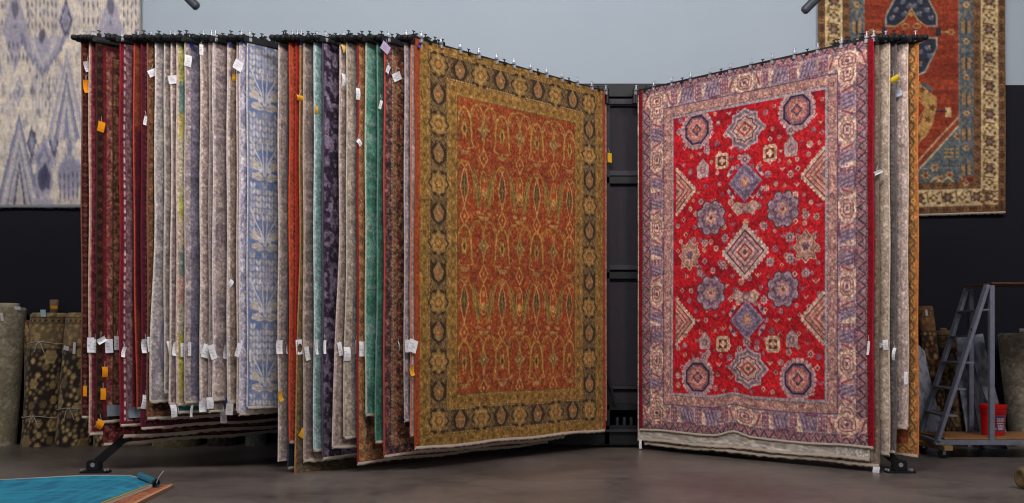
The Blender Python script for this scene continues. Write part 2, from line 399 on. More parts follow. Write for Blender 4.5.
# ------------------------------------------------------------------ rug designs
def front_left_canvas(W, H):
    gold, dark, rust, olive, cream = K(150, 112, 38), K(70, 46, 26), K(160, 58, 22), K(118, 92, 40), K(190, 150, 84)
    cv = Cv(W, H, 0.0062, rust)
    d, sl = cv.edge(.09, .05)
    # field ground with small tendrils
    n = fbm(cv.U / 0.02, cv.V / 0.02, 3, 2); cv.a = mix(cv.a, K(184, 112, 44), sst(n, 0.56, 0.64) * 0.6)
    n = fbm(cv.U / 0.03, cv.V / 0.03, 9, 2); cv.a = mix(cv.a, K(120, 40, 18), sst(n, 0.56, 0.66) * 0.5)
    def arch(u, v, ru, h, c, wd):
        pts = [(u + ru * math.cos(t), v - h * math.sin(t) ** 0.7 if math.sin(t) > 0 else v) for t in np.linspace(0, math.pi, 15)]
        cv.line(pts, wd, c)
    def palm_dark(u, v):
        arch(u, v + 0.10, 0.125, 0.33, K(170, 122, 48), 0.016)
        cv.line([(u - .055, v + .02), (u, v + .19), (u + .055, v + .02), (u + .03, v - .1), (u, v - .17), (u - .03, v - .1), (u - .055, v + .02)], 0.013, cream)
        cv.poly([(u - .036, v + .0), (u, v + .13), (u + .036, v + .0), (u + .022, v - .1), (u - .022, v - .1)], K(78, 66, 32))
        cv.line([(u, v - .1), (u, v + .1)], .01, K(130, 110, 56))
        for s in (-1, 1): cv.line([(u, v - .02), (u + s * .05, v + .04)], .01, K(140, 104, 48)); cv.line([(u, v - .17), (u + s * .035, v - .2)], .012, cream)
    def vase(u, v):
        for s in (-1, 1):
            cv.poly([(u + s * .035, v + .2), (u + s * .085, v + .2), (u + s * .13, v - .05), (u + s * .15, v - .22), (u + s * .09, v - .1), (u + s * .05, v + .05)], K(150, 118, 52))
            cv.line([(u + s * .045, v + .18), (u + s * .08, v), (u + s * .145, v - .2)], .01, K(92, 78, 36))
            cv.ell(u + s * .07, v + .24, .03, .018, cream, .8)
        cv.ell(u, v - .02, .045, .14, K(176, 66, 26)); cv.line([(u + .045 * math.cos(t), v - .02 + .14 * math.sin(t)) for t in np.linspace(0, 6.3, 20)], .012, K(190, 146, 62))
        cv.ell(u, v + .04, .028, .04, K(196, 152, 74), pet=5, amp=.2); cv.ell(u, v - .08, .02, .03, K(186, 138, 60))
        cv.poly([(u - .08, v + .27), (u + .08, v + .27), (u + .04, v + .31), (u - .04, v + .31)], K(176, 136, 72))
    def star_light(u, v):
        cv.poly([(u, v - .19), (u + .028, v - .04), (u + .085, v), (u + .028, v + .04), (u, v + .17), (u - .028, v + .04), (u - .085, v), (u - .028, v - .04)], K(166, 128, 62))
        cv.poly([(u, v - .1), (u + .03, v), (u, v + .09), (u - .03, v)], K(128, 100, 48)); cv.ell(u, v, .016, .016, cream)
        arch(u, v + .02, .17, .27, K(160, 112, 42), .014)
        for s in (-1, 1): arch(u + s * .09, v - .06, .085, .17, K(174, 128, 50), .013)
    def arch_palm(u, v):
        arch(u, v + .12, .095, .3, K(184, 138, 54), .022); arch(u, v + .12, .06, .22, K(140, 88, 34), .012)
        cv.ell(u, v + .02, .036, .075, K(178, 134, 58), pet=6, amp=.15); cv.ell(u, v + .02, .016, .035, K(92, 60, 28))
        for s in (-1, 1): cv.line([(u + s * .09, v + .1), (u + s * .12, v + .18), (u + s * .04, v + .2)], .013, K(180, 136, 62))
        cv.poly([(u - .07, v + .22), (u + .07, v + .22), (u + .03, v + .26), (u - .03, v + .26)], K(170, 130, 70))
    def loz(u, v):
        cv.line([(u, v - .085), (u + .055, v), (u, v + .085), (u - .055, v), (u, v - .085)], .016, K(192, 140, 62))
        cv.poly([(u, v - .05), (u + .03, v), (u, v + .05), (u - .03, v)], K(170, 60, 26)); cv.ell(u, v, .012, .016, K(196, 150, 76))
    r2 = random.Random(4)
    for k in range(1500):
        u, v = r2.uniform(.5, W - .5), r2.uniform(.5, H - .5)
        cv.ell(u, v, r2.uniform(.006, .014), r2.uniform(.006, .014), r2.choice([K(188, 138, 60), K(170, 112, 44), K(126, 84, 36), K(106, 40, 20)]), .8)
    us = [0.6 + 0.512 * k for k in range(4)]; um = [0.6 + 0.256 + 0.512 * k for k in range(3)]
    for row, v in enumerate([0.70, 1.25, 1.80, 2.34, 2.89]):
        if row % 2 == 0:
            for u in um: star_light(u, v); loz(u, v + .27)
            for u in us: arch_palm(u, v)
        else:
            for u in us: palm_dark(u, v); loz(u, v + .29)
            for u in um: vase(u, v)
    for u in np.linspace(.56, W - .56, 15): cv.line([(u - .03, .56), (u, .6), (u + .03, .56)], .014, cream, .7); cv.line([(u - .03, H - .56), (u, H - .62), (u + .03, H - .56)], .014, K(180, 120, 60), .7)
    # borders
    def B(a0, a1, kind, bg, fg, fg2, p, sd=5):
        m = (d >= a0) & (d < a1); cv.a[m] = band_pattern(kind, ((d - a0) / (a1 - a0))[m], sl[m], a1 - a0, bg, fg, fg2, p, sd)
    B(.0, .045, 'plain', K(160, 62, 26), gold, gold, .1)
    B(.045, .155, 'flo', K(152, 112, 48), K(124, 90, 38), K(174, 132, 66), .1)
    B(.075, .125, 'dots', K(140, 104, 36), K(104, 78, 28), K(168, 122, 50), .07)
    B(.155, .172, 'dash', K(120, 88, 34), K(206, 168, 96), K(206, 168, 96), .022)
    B(.172, .37, 'flo', K(56, 40, 24), K(78, 58, 34), K(96, 74, 42), .1)
    B(.37, .388, 'dash', K(120, 88, 34), K(206, 168, 96), K(206, 168, 96), .022)
    B(.388, .52, 'flo', K(158, 116, 50), K(132, 94, 42), K(184, 138, 70), .1, 8)
    B(.425, .485, 'dots', K(146, 108, 38), K(176, 120, 50), K(116, 84, 32), .055)
    B(.508, .52, 'plain', K(116, 84, 32), gold, gold, .1)
    # dark main border: alternating palmettes joined by a dark lattice
    cols = [(K(174, 136, 70), K(132, 92, 44)), (K(140, 112, 70), K(160, 98, 52))]
    def main(u, v, k, vert):
        a, b = cols[k % 2]
        R = .102 if k % 2 == 0 else .084
        cv.ell(u, v, R + .012, R + .012, K(52, 34, 20), 1, pet=6 if k % 2 == 0 else 0, amp=.12)
        if k % 2 == 0:
            cv.ell(u, v, R, R, a * .82, pet=8, amp=.1); cv.ell(u, v, R * .8, R * .8, a, pet=8, amp=.08); cv.ell(u, v, R * .5, R * .5, b, pet=6, amp=.12); cv.ell(u, v, R * .3, R * .3, K(190, 130, 56))
        else:
            q = [(0, -1.25), (.8, -.2), (.55, .7), (0, 1), (-.55, .7), (-.8, -.2)]
            cv.poly([(u + x * R, v + y * R) for x, y in q], a); cv.poly([(u + x * R * .55, v + y * R * .55) for x, y in q], b); cv.ell(u, v, R * .2, R * .2, K(184, 140, 70))
    def run(fixed, a0, a1, n, vert):
        for k in range(n):
            t = a0 + (a1 - a0) * k / (n - 1); tm = t + (a1 - a0) / (n - 1) / 2
            if k < n - 1:
                for s in (-1, 1):
                    p = (fixed + s * .06, tm) if vert else (tm, fixed + s * .06)
                    cv.ell(p[0], p[1], .04, .04, K(122, 100, 62), 1, pet=4, amp=.25); cv.ell(p[0], p[1], .02, .02, K(92, 72, 42)); cv.ell(p[0], p[1], .009, .009, K(150, 96, 46))
                    for t2 in (.3, .75):
                        tq = t + (a1 - a0) / (n - 1) * t2; e = .085 if t2 < .5 else .015
                        pq = (fixed + s * e, tq) if vert else (tq, fixed + s * e); cv.ell(pq[0], pq[1], .02, .026, K(128, 104, 60), 1, rot=s * .7); cv.ell(pq[0], pq[1], .009, .012, K(84, 62, 34), 1)
                    q0 = (fixed + s * .09, t + .03) if vert else (t + .03, fixed + s * .09)
                    q1 = (fixed - s * .05, tm + .07) if vert else (tm + .07, fixed - s * .05)
                    cv.line([q0, ((q0[0] + q1[0]) / 2, (q0[1] + q1[1]) / 2), q1], .010, K(124, 96, 54))
            main(fixed if vert else t, t if vert else fixed, k, vert)
    c = .271
    run(c, c - .09, H - c + .05, 13, True); run(W - c, c - .09, H - c + .05, 13, True); run(c - .09, c, W - c, 9, False); run(H - c + .05, c, W - c, 9, False)
    l_ = cv.a @ np.array([.3, .59, .11]); cv.a = (cv.a * .88 + l_[..., None] * .12) * .9 + K(158, 108, 70) * .11
    cv.abrash(.08, 2, .34)
    return cv

def front_right_canvas(W, H):
    red, lav, cream, navy, pink, slate = K(196, 20, 34), K(152, 128, 134), K(214, 176, 148), K(58, 44, 74), K(190, 112, 108), K(104, 96, 122)
    cv = Cv(W, H, 0.0058, red)
    pl = Plane(873, 'right')
    def P(px, py):
        u = pl.u_of(px); Y = TIPY + DY * u
        return u, TOPZ - (CAMZ + (HY - py) / FP * Y)
    n = fbm(cv.U * 3, cv.V * 9, 5, 3); cv.a = mix(cv.a, K(150, 12, 30), sst(n, .5, .7) * .75); cv.a = mix(cv.a, K(216, 40, 40), sst(n, .3, .5) * .0 + sst(1 - n, .55, .7) * .5)
    d, sl = cv.edge(.10, .07)
    # ---- field motifs
    def octa(u, v, s=1.0):
        for k in range(24):
            a = 2 * math.pi * k / 24; cv.ell(u + .185 * s * math.cos(a), v + .185 * s * math.sin(a), .022, .022, K(206, 180, 178))
        og = lambda R: [(u + R * math.cos(math.pi / 8 + k * math.pi / 4), v + R * math.sin(math.pi / 8 + k * math.pi / 4)) for k in range(8)]
        cv.poly(og(.185 * s), K(178, 150, 156)); cv.poly(og(.16 * s), K(46, 38, 58)); cv.poly(og(.138 * s), K(120, 104, 124)); cv.poly(og(.118 * s), K(204, 130, 118))
        cv.ell(u, v, .075 * s, .075 * s, K(214, 168, 148), pet=8, amp=.15); cv.ell(u, v, .052 * s, .052 * s, K(92, 76, 98), pet=4, amp=.2); cv.ell(u, v, .028 * s, .028 * s, K(206, 120, 104))
    def starmed(u, v):
        q = [(0, -1), (.3, -.78), (.62, -.72), (.62, -.42), (1, 0), (.62, .42), (.62, .72), (.3, .78), (0, 1), (-.3, .78), (-.62, .72), (-.62, .42), (-1, 0), (-.62, -.42), (-.62, -.72), (-.3, -.78)]
        for R, c in ((.225, K(190, 172, 176)), (.2, K(126, 118, 132)), (.165, K(196, 178, 172)), (.14, K(116, 62, 60)), (.125, K(206, 182, 170))):
            cv.poly([(u + x * R * 1.08, v + y * R * .96) for x, y in q], c)
        cv.poly([(u, v - .08), (u + .1, v), (u, v + .08), (u - .1, v)], K(176, 76, 66)); cv.poly([(u, v - .05), (u + .06, v), (u, v + .05), (u - .06, v)], K(210, 186, 160)); cv.ell(u, v, .022, .022, K(110, 84, 88))
    def bluedia(u, v):
        for R, c in ((.2, K(150, 136, 158)), (.17, K(116, 110, 140)), (.12, K(146, 140, 162))):
            cv.poly([(u, v - R), (u + R * .45, v - R * .55), (u + R, v), (u + R * .45, v + R * .55), (u, v + R), (u - R * .45, v + R * .55), (u - R, v), (u - R * .45, v - R * .55)], c)
        cv.ell(u, v, .055, .055, K(196, 142, 124), pet=8, amp=.15); cv.ell(u, v, .022, .022, K(216, 190, 150))
    def tooth(u, v, R=.26, half=0, cols=None):
        n = 8
        for k in range(4):
            for j in range(n):
                t = (j + .5) / n; a = k * math.pi / 2; b = a + math.pi / 2
                x = R * (math.cos(a) * (1 - t) + math.cos(b) * t); y = R * (math.sin(a) * (1 - t) + math.sin(b) * t)
                if half and x * half < -.01: continue
                cv.ell(u + x, v + y, .02, .02, K(222, 206, 184))
        def dia(r, c):
            p = [(u, v - r), (u + r, v), (u, v + r), (u - r, v)]
            if half: p = [(u, v - r), (u + half * r, v), (u, v + r)]
            cv.poly(p, c)
        for r, c in cols or ((R, K(216, 196, 180)), (R * .84, K(84, 58, 88)), (R * .76, K(206, 164, 152)), (R * .6, K(130, 92, 116)), (R * .5, K(210, 186, 176)), (R * .36, K(164, 66, 66)), (R * .26, K(206, 170, 148)), (R * .12, K(96, 70, 90))):
            dia(r, c)
    def flowerbox(u, v, R=.15):
        for k in range(8):
            a = k * math.pi / 4 + math.pi / 8; cv.ell(u + R * .9 * math.cos(a), v + R * .9 * math.sin(a), R * .36, R * .36, K(66, 52, 72)); cv.ell(u + R * .9 * math.cos(a), v + R * .9 * math.sin(a), R * .28, R * .28, K(176, 160, 166))
        cv.ell(u, v, R, R, K(146, 132, 146)); cv.ell(u, v, R * .78, R * .78, K(110, 94, 116), pet=8, amp=.1); cv.ell(u, v, R * .55, R * .55, K(178, 146, 150), pet=8, amp=.15); cv.ell(u, v, R * .3, R * .3, K(216, 180, 150), pet=4, amp=.3); cv.ell(u, v, R * .12, R * .12, K(150, 60, 60))
    def square(u, v, R=.08):
        cv.rect(u - R, u + R, v - R, v + R, K(222, 196, 160)); cv.rect(u - R * .6, u + R * .6, v - R * .6, v + R * .6, K(120, 46, 46)); cv.ell(u, v, R * .42, R * .42, K(226, 200, 164), pet=4, amp=.25)
        for s in (-1, 1):
            for t in (-1, 1): cv.ell(u + s * R, v + t * R, .018, .018, red)
    def pent(u, v, R=.09):
        cv.poly([(u - R * .75, v + R), (u + R * .75, v + R), (u + R * .85, v - R * .3), (u, v - R * 1.2), (u - R * .85, v - R * .3)], K(190, 172, 170)); cv.ell(u, v + .01, R * .45, R * .5, K(150, 120, 130)); cv.ell(u, v + .01, R * .2, R * .22, K(206, 160, 140))
    def ros(u, v, R, c1, c2):
        cv.ell(u, v, R, R, c1, pet=8, amp=.14); cv.ell(u, v, R * .5, R * .5, c2); cv.ell(u, v, R * .22, R * .22, K(220, 190, 160))
    def butter(u, v):
        cv.poly([(u - .17, v - .02), (u - .1, v - .075), (u, v - .03), (u + .1, v - .075), (u + .17, v - .02), (u + .09, v + .07), (u, v + .03), (u - .09, v + .07)], K(206, 178, 160))
        cv.ell(u, v, .05, .05, K(146, 120, 132), pet=6, amp=.2); cv.ell(u, v, .02, .02, K(220, 180, 140))
    def sixstar(u, v):
        q = [(0, -1), (.35, -.6), (.8, -.8), (.66, -.2), (1, .0), (.66, .3), (.8, .8), (.3, .7), (0, 1), (-.3, .7), (-.8, .8), (-.66, .3), (-1, 0), (-.66, -.2), (-.8, -.8), (-.35, -.6)]
        for R, c in ((.17, K(216, 180, 160)), (.15, K(130, 96, 84)), (.135, K(190, 150, 130)), (.08, K(212, 176, 150))): cv.poly([(u + x * R * .85, v + y * R) for x, y in q], c)
        cv.ell(u, v, .04, .04, K(120, 96, 116), pet=6, amp=.2)
    r2 = random.Random(12); cs = [K(206, 176, 168), K(176, 140, 150), K(214, 160, 130), K(150, 110, 130), K(218, 190, 170)]
    pts = []
    for k in range(2600):
        u, v = r2.uniform(.5, W - .53), r2.uniform(.40, H - .43)
        if any((u - a) ** 2 + (v - b) ** 2 < .088 ** 2 for a, b in pts): continue
        pts.append((u, v)); t = r2.random(); R = r2.uniform(.018, .036)
        if t < .6: ros(u, v, R, r2.choice(cs), r2.choice([K(150, 40, 50), K(110, 80, 110), K(196, 120, 110)]))
        elif t < .8: cv.poly([(u, v - R), (u + R, v), (u, v + R), (u - R, v)], r2.choice(cs)); cv.ell(u, v, R * .4, R * .4, K(140, 50, 60))
        else: cv.line([(u - R, v - R * .5), (u, v + R * .5), (u + R, v - R * .5)], .012, r2.choice(cs)); cv.ell(u, v - R * .3, .01, .01, r2.choice(cs))
    for p in ((697, 130), (797, 110), (698, 377), (798, 379)): octa(*P(*p))
    for p in ((745, 129), (748, 369)): starmed(*P(*p))
    for p in ((745, 182), (747, 320)): bluedia(*P(*p))
    tooth(*P(745, 252), .27)
    hc = ((.25, K(222, 200, 172)), (.222, K(130, 60, 60)), (.205, K(206, 150, 136)), (.165, K(150, 70, 70)), (.15, K(214, 176, 150)), (.115, K(176, 84, 84)), (.09, K(206, 160, 146)), (.045, K(130, 96, 110)))
    for py in (173, 318): tooth(.475, P(826, py)[1], .25, 1, hc)
    for py in (192, 322): tooth(W - .505, P(677, py)[1], .25, -1, hc)
    for p in ((711, 218), (783, 209), (711, 293), (783, 289)): flowerbox(*P(*p))
    for p in ((722, 161), (770, 153), (723, 344), (773, 344)): square(*P(*p))
    for p in ((703, 169), (791, 147)): pent(*P(*p))
    for p in ((705, 341), (792, 339)): pent(*P(*p), .08)
    for p in ((745, 208), (746, 297)): butter(*P(*p))
    for p in ((690, 255), (806, 246)): sixstar(*P(*p))
    for p, R in (((745, 159), .055), ((707, 150), .04), ((791, 130), .05), ((747, 342), .05), ((705, 357), .045), ((705, 243), .04), ((790, 237), .05), ((790, 258), .05), ((764, 226), .04), ((725, 238), .04), ((723, 265), .045), ((770, 262), .045), ((757, 348), .03), ((700, 273), .035), ((806, 215), .04), ((806, 273), .045), ((764, 300), .04)):
        ros(*P(*p), R, K(186, 164, 166), K(136, 96, 112))
    for (x, y) in ((731, 172), (760, 170), (731, 194), (760, 192), (733, 311), (762, 309), (733, 331), (762, 330)):
        u, v = P(x, y); s = 1 if (x > 746) == (y > (182 if y < 250 else 320)) else -1
        cv.poly([(u - .05, v - s * .05), (u - .015, v - s * .06), (u + .05, v + s * .03), (u + .03, v + s * .06)], K(206, 186, 182)); cv.ell(u, v, .02, .02, K(84, 70, 110))
    cv.a = cv.a * .88 + K(190, 84, 84) * .14
    g_ = fbm(cv.U / .018, cv.V / .018, 77, 2); cv.a = mix(cv.a, cv.a * .72, sst(g_, .5, .62) * .6)
    # ---- borders
    def B(a0, a1, kind, bg, fg, fg2, p, sd=5):
        m = (d >= a0) & (d < a1); cv.a[m] = band_pattern(kind, ((d - a0) / (a1 - a0))[m], sl[m], a1 - a0, bg, fg, fg2, p, sd)
    B(0, .05, 'plain', K(128, 12, 28), red, red, .1)
    B(.05, .155, 'zig', K(142, 112, 118), K(72, 48, 66), K(176, 90, 92), .11)
    B(.05, .064, 'dash', K(70, 56, 62), K(180, 150, 140), K(160, 110, 100), .03)
    B(.145, .157, 'dash', K(80, 62, 76), K(196, 168, 156), K(160, 120, 120), .03)
    B(.157, .344, 'flo', K(148, 126, 138), K(120, 96, 116), K(176, 150, 150), .1)
    B(.338, .35, 'plain', K(96, 74, 90), red, red, .1)
    B(.35, .452, 'flo', K(178, 132, 126), K(154, 100, 104), K(200, 160, 144), .1, 9)
    B(.372, .43, 'rose', K(182, 138, 130), K(150, 86, 92), K(206, 158, 130), .085)
    B(.44, .452, 'dash', K(120, 90, 98), K(210, 180, 160), K(176, 120, 110), .03)
    B(.452, .472, 'plain', K(168, 156, 162), red, red, .1)
    c0 = .25
    def along(t, e, side):
        """t along the side, e offset towards the field"""
        return {'n': (c0 + e, t), 'f': (W - c0 - e, t), 't': (t, c0 - .10 + e), 'b': (t, H - c0 + .07 - e)}[side]
    def med(t, side):
        h = [(-.105, -.05), (-.06, -.088), (.06, -.088), (.105, -.05), (.105, .05), (.06, .088), (-.06, .088), (-.105, .05)]
        for s, c in ((1, K(222, 190, 162)), (.74, K(150, 84, 84)), (.66, K(206, 160, 146)), (.46, K(120, 84, 104)), (.36, K(214, 182, 160)), (.16, K(110, 56, 66))):
            cv.poly([along(t + x * s * 1.15, y * s, side) for x, y in h], c)
        for s in (-1, 1): cv.poly([along(t + s * x, y, side) for x, y in ((.12, -.03), (.15, -.07), (.19, -.07), (.19, .07), (.15, .07), (.12, .03))], K(206, 160, 146)); cv.line([along(t + s * .14, -.05, side), along(t + s * .18, .05, side)], .02, K(140, 70, 80))
    def block(t, side, g):
        for s in (-1, 1):
            cv.poly([along(t + s * x, y, side) for x, y in ((.05, -.085), (.095, -.085), (.075, -.04), (.095, 0), (.075, .04), (.095, .085), (.05, .085))], K(224, 196, 168))
            for y in (-.05, 0, .05): cv.ell(*along(t + s * .065, y, side), .01, .01, K(140, 70, 80))
        cv.poly([along(t + x, y, side) for x, y in ((-.05, -.07), (.05, -.07), (.05, .07), (-.05, .07))], K(136, 92, 110))
        for k in range(3):
            for j in range(3): cv.ell(*along(t - .03 + .03 * k, -.045 + .045 * j, side), .009, .009, K(206, 160, 150))
    def stripes(t, side, s):
        cv.poly([along(t + x, y, side) for x, y in ((-.1, -.085), (.1, -.085), (.1, .085), (-.1, .085))], K(150, 130, 148))
        cv.line([along(t - .1, s * .08, side), along(t + .02, s * .08, side)], .026, K(110, 66, 92))
        for k in range(5): cv.line([along(t - .08 + .04 * k, -.06, side), along(t - .04 + .04 * k, .06, side)], .012, K(92, 76, 104))
        cv.poly([along(t + x, y, side) for x, y in ((.06, -.085), (.12, -.085), (.12, .085), (.09, .03))], K(222, 190, 164))
    for side, L, ms in (('n', H, [.25, .78, 1.50, 2.21, 2.92, H - .25]), ('f', H, [.25, .78, 1.50, 2.21, 2.92, H - .25]), ('t', W, [.25, 1.36, W - .25]), ('b', W, [.25, 1.36, W - .25])):
        for a, b in zip(ms[:-1], ms[1:]):
            g = b - a
            if g > .6:
                n = 2 if g > 1 else 1
                block(a + g * .5, side, g)
                if n == 2: block(a + g * .22, side, g); block(a + g * .78, side, g)
                stripes(a + g * .31 if n == 1 else a + g * .36, side, 1); stripes(a + g * .70 if n == 1 else a + g * .64, side, -1)
            elif g > .45: stripes(a + g * .5, side, 1)
        for t in ms: med(t, side)
    m = (d >= .05) & (d < .452); q = fbm(cv.U / .02, cv.V / .02, 31, 2); q2 = fbm(cv.U / .012, cv.V / .012, 41, 1)
    brd = mix(cv.a * 1.0 + K(130, 100, 92) * .12, K(104, 72, 78), sst(q, .52, .62) * .42); brd = mix(brd, K(176, 140, 132), sst(q2, .66, .8) * .5)
    cv.a[m] = brd[m]
    cv.abrash(.1, 8, .34)
    return cv

def tree_canvas(W, H):
    blue, cr, tan = K(112, 128, 168), K(216, 210, 212), K(210, 196, 180)
    cv = Cv(W, H, 0.005, blue)
    n = fbm(cv.U / .1, cv.V / .1, 4, 3); cv.a = mix(cv.a, K(136, 144, 176), sst(n, .4, .6))
    r2 = random.Random(3); per, cell = .635, .33
    for ci in range(int(W / cell) + 1):
        cu = .175 + ci * cell
        for k in range(-1, 7):
            v0 = .60 + k * per
            for c in range(-2, 3):                                # columns of paired leaves
                x = cu + c * .064
                top = v0 - per + .07 + .04 * abs(c % 2); bot = v0 - .15 - .05 * (2 - abs(c)) - (.04 if c % 2 else 0)
                y = top
                while y < bot + (.05 if abs(c) == 2 else 0):
                    for q in (-1, 1):
                        cv.ell(x + q * .0145 + r2.uniform(-.002, .002), y + (c % 2) * .02, .0125, .027, r2.choice([cr, tan, K(186, 178, 184)]), .96, rot=q * .26)
                    y += .058
                cv.line([(x, top), (x, bot)], .006, K(150, 154, 178), .8)
            for q in (-1, 1):
                cv.line([(cu + q * .008, v0 - .02), (cu + q * .04, v0 - .14), (cu + q * .10, v0 - .24), (cu + q * .15, v0 - .36)], .014, cr)
                cv.line([(cu + q * .006, v0 - .02), (cu + q * .02, v0 - .18), (cu + q * .03, v0 - .32)], .012, cr)
                cv.line([(cu + q * .04, v0 - .12), (cu + q * .09, v0 - .17)], .010, cr)
                cv.ell(cu + q * .095, v0 - .11, .036, .045, tan, 1, rot=q * .7); cv.ell(cu + q * .05, v0 - .075, .022, .03, cr, 1, rot=q * .5)
                cv.poly([(cu, v0 + .01), (cu + q * .06, v0 - .05), (cu + q * .13, v0 - .035), (cu + q * .14, v0 + .005), (cu + q * .06, v0 + .03)], tan)
                cv.line([(cu, v0), (cu + q * .12, v0 - .015)], .006, K(150, 150, 166)); cv.line([(cu, v0), (cu + q * .1, v0 + .012)], .006, K(150, 150, 166))
    cv.abrash(.06, 6, .16)
    return cv

def ikat_jitter(cv, amt=.03, seed=2):
    sh = (fbm(cv.u * 55, cv.u * 0, seed, 2) - .5) * 2 * amt
    j = np.clip(np.arange(cv.ny)[:, None] + np.round(sh / cv.r).astype(int)[None, :], 0, cv.ny - 1)
    cv.a = cv.a[j, np.arange(cv.nx)[None, :]]

WY = WALLY - 0.05; WS = FP / WY
def ikat_canvas(W, H, px0, py0):
    """wall rug, u from its left edge, v from its top"""
    cream, lav, blue, dk = K(214, 200, 182), K(160, 154, 168), K(126, 126, 146), K(84, 80, 96)
    cv = Cv(W, H, 0.0105, cream)
    def P(x, y): return ((x - px0) / WS, (y - py0) / WS)
    def S(n): return n / WS
    qd = np.abs(((cv.U / .55) % 1) - .5) * 2 + np.abs(((cv.V / .9 + .5 * (np.floor(cv.U / .55) % 2)) % 1) - .5) * 2
    cv.a = mix(cv.a, lav, (.5 + .5 * np.sin(qd * 11)) * .22); n = fbm(cv.U / .05, cv.V / .22, 7, 3); cv.a = mix(cv.a, K(168, 160, 166), sst(n, .5, .64) * .45)
    n = fbm(cv.U / .03, cv.V / .07, 17, 2); cv.a = mix(cv.a, K(96, 92, 108), sst(n, .66, .74) * .4)
    def chev(x, y, w, h, cols):               # nested peaks, apex at (x, y)
        for k, c in enumerate(cols):
            f = 1 - k / len(cols); o = h * (1 - f) * .75
            if k % 2 == 0: cv.poly([P(x, y + o - 3), P(x + w * f + 1.2, y + o + (h - o)), P(x - w * f - 1.2, y + o + (h - o))], K(214, 200, 180), .8)
            cv.poly([P(x, y + o), P(x + w * f, y + o + (h - o)), P(x - w * f, y + o + (h - o))], c)
    def dia(x, y, w, h, cols):
        for k, c in enumerate(cols):
            f = 1 - k / len(cols); cv.poly([P(x, y - h * f), P(x + w * f, y), P(x, y + h * f), P(x - w * f, y)], c)
    def ov(x, y, w, h, c, al=1): cv.ell(*P(x, y), S(w), S(h), c, al)
    def drops(x0, x1, y, n, h, c=dk):
        for k in range(n): ov(x0 + (x1 - x0) * k / max(1, n - 1), y, .8, h, c, .85)
    r2 = random.Random(2)
    for dx in (-192, -96, 0, 96):
        for dy in (-240, -120 - 116, 0):
            if dy == -236: continue
            X = lambda a: a + dx
            Y = lambda b: b + dy
            # left column: oval, hanging figure, lozenge, tall peak
            dia(X(15), Y(30), 13, 40, [lav, K(170, 164, 172), lav, blue]); ov(X(15), Y(8), 3.5, 8, dk, .7)
            ov(X(17), Y(38), 10, 12, lav); drops(X(9), X(26), Y(44), 5, 3); drops(X(8), X(27), Y(58), 6, 3)
            dia(X(19), Y(92), 9, 20, [cream, lav, K(186, 176, 170), blue]); 
            chev(X(19), Y(114), 23, 92, [blue, lav, K(178, 170, 172), blue, lav, dk, K(176, 168, 166)])
            # centre column: comb rows, U of nested chevrons, striped comb, figure with dark oval
            for yy in (3, 13, 24): drops(X(28), X(56), Y(yy), 8, 2.6)
            for k, (c, rr) in enumerate(((blue, 23), (lav, 19), (K(186, 178, 176), 14), (lav, 9))):
                cv.poly([P(X(43 - rr), Y(36)), P(X(43 - rr * .8), Y(50)), P(X(43), Y(50 + rr * 1.15)), P(X(43 + rr * .8), Y(50)), P(X(43 + rr), Y(36)), P(X(43), Y(44 - rr * .3))], c)
            ov(X(42), Y(35), 3.2, 7, dk, .85)
            for k in range(7): cv.line([P(X(33 + k * 3.3), Y(76)), P(X(33 + k * 3.3), Y(112))], S(1.1), lav, .8)
            for k in range(26): ov(X(r2.uniform(28, 58)), Y(r2.uniform(66, 112)), .9, 2.4, dk, .7)
            for s in (-1, 1):
                dia(X(43 + s * 11), Y(142), 5, 17, [dk, blue, K(150, 150, 170)]); ov(X(43 + s * 4), Y(147), 1.2, 2, dk); ov(X(43 + s * 12), Y(160), .9, 3, dk)
            dia(X(44), Y(160), 12, 24, [lav, blue, lav]); ov(X(44), Y(180), 9, 17, lav); ov(X(44), Y(178), 6.5, 13, K(84, 84, 104)); ov(X(44), Y(176), 3.5, 9, K(70, 70, 92))
            ov(X(43), Y(203), 11, 5, lav)
            # right column
            dia(X(66), Y(20), 8, 24, [lav, dk, lav, blue, K(150, 146, 160)])
            chev(X(67), Y(50), 20, 90, [lav, K(184, 174, 168), blue, lav, K(176, 168, 170), blue])
            ov(X(70), Y(146), 4, 11, K(170, 164, 168)); ov(X(70), Y(147), 2.5, 8, blue)
            ov(X(70), Y(176), 13, 20, lav); ov(X(70), Y(170), 10, 12, blue, .6)
            for yy in (176, 186, 195): drops(X(60), X(82), Y(yy), 6, 3.5)
            chev(X(91), Y(30), 8, 44, [lav, blue, lav]); drops(X(84), X(98), Y(6), 4, 3); drops(X(84), X(98), Y(22), 4, 3)
    ikat_jitter(cv, .045)
    # soften the dye
    cv.a = np.clip(cv.a * 1.1, 0, 1)
    a = cv.a
    cv.a = a * .5 + (np.roll(a, 1, 0) + np.roll(a, -1, 0) + np.roll(a, 2, 0) + np.roll(a, -2, 0)) * .125
    cv.rect(0, W, H - .02, H, K(150, 142, 128)); cv.rect(W - .02, W, 0, H, K(164, 154, 140))
    g = np.sin(cv.U * 2 * math.pi / .022); cv.a *= (1 + .05 * g)[..., None]
    cv.abrash(.08, 3, .12)
    return cv

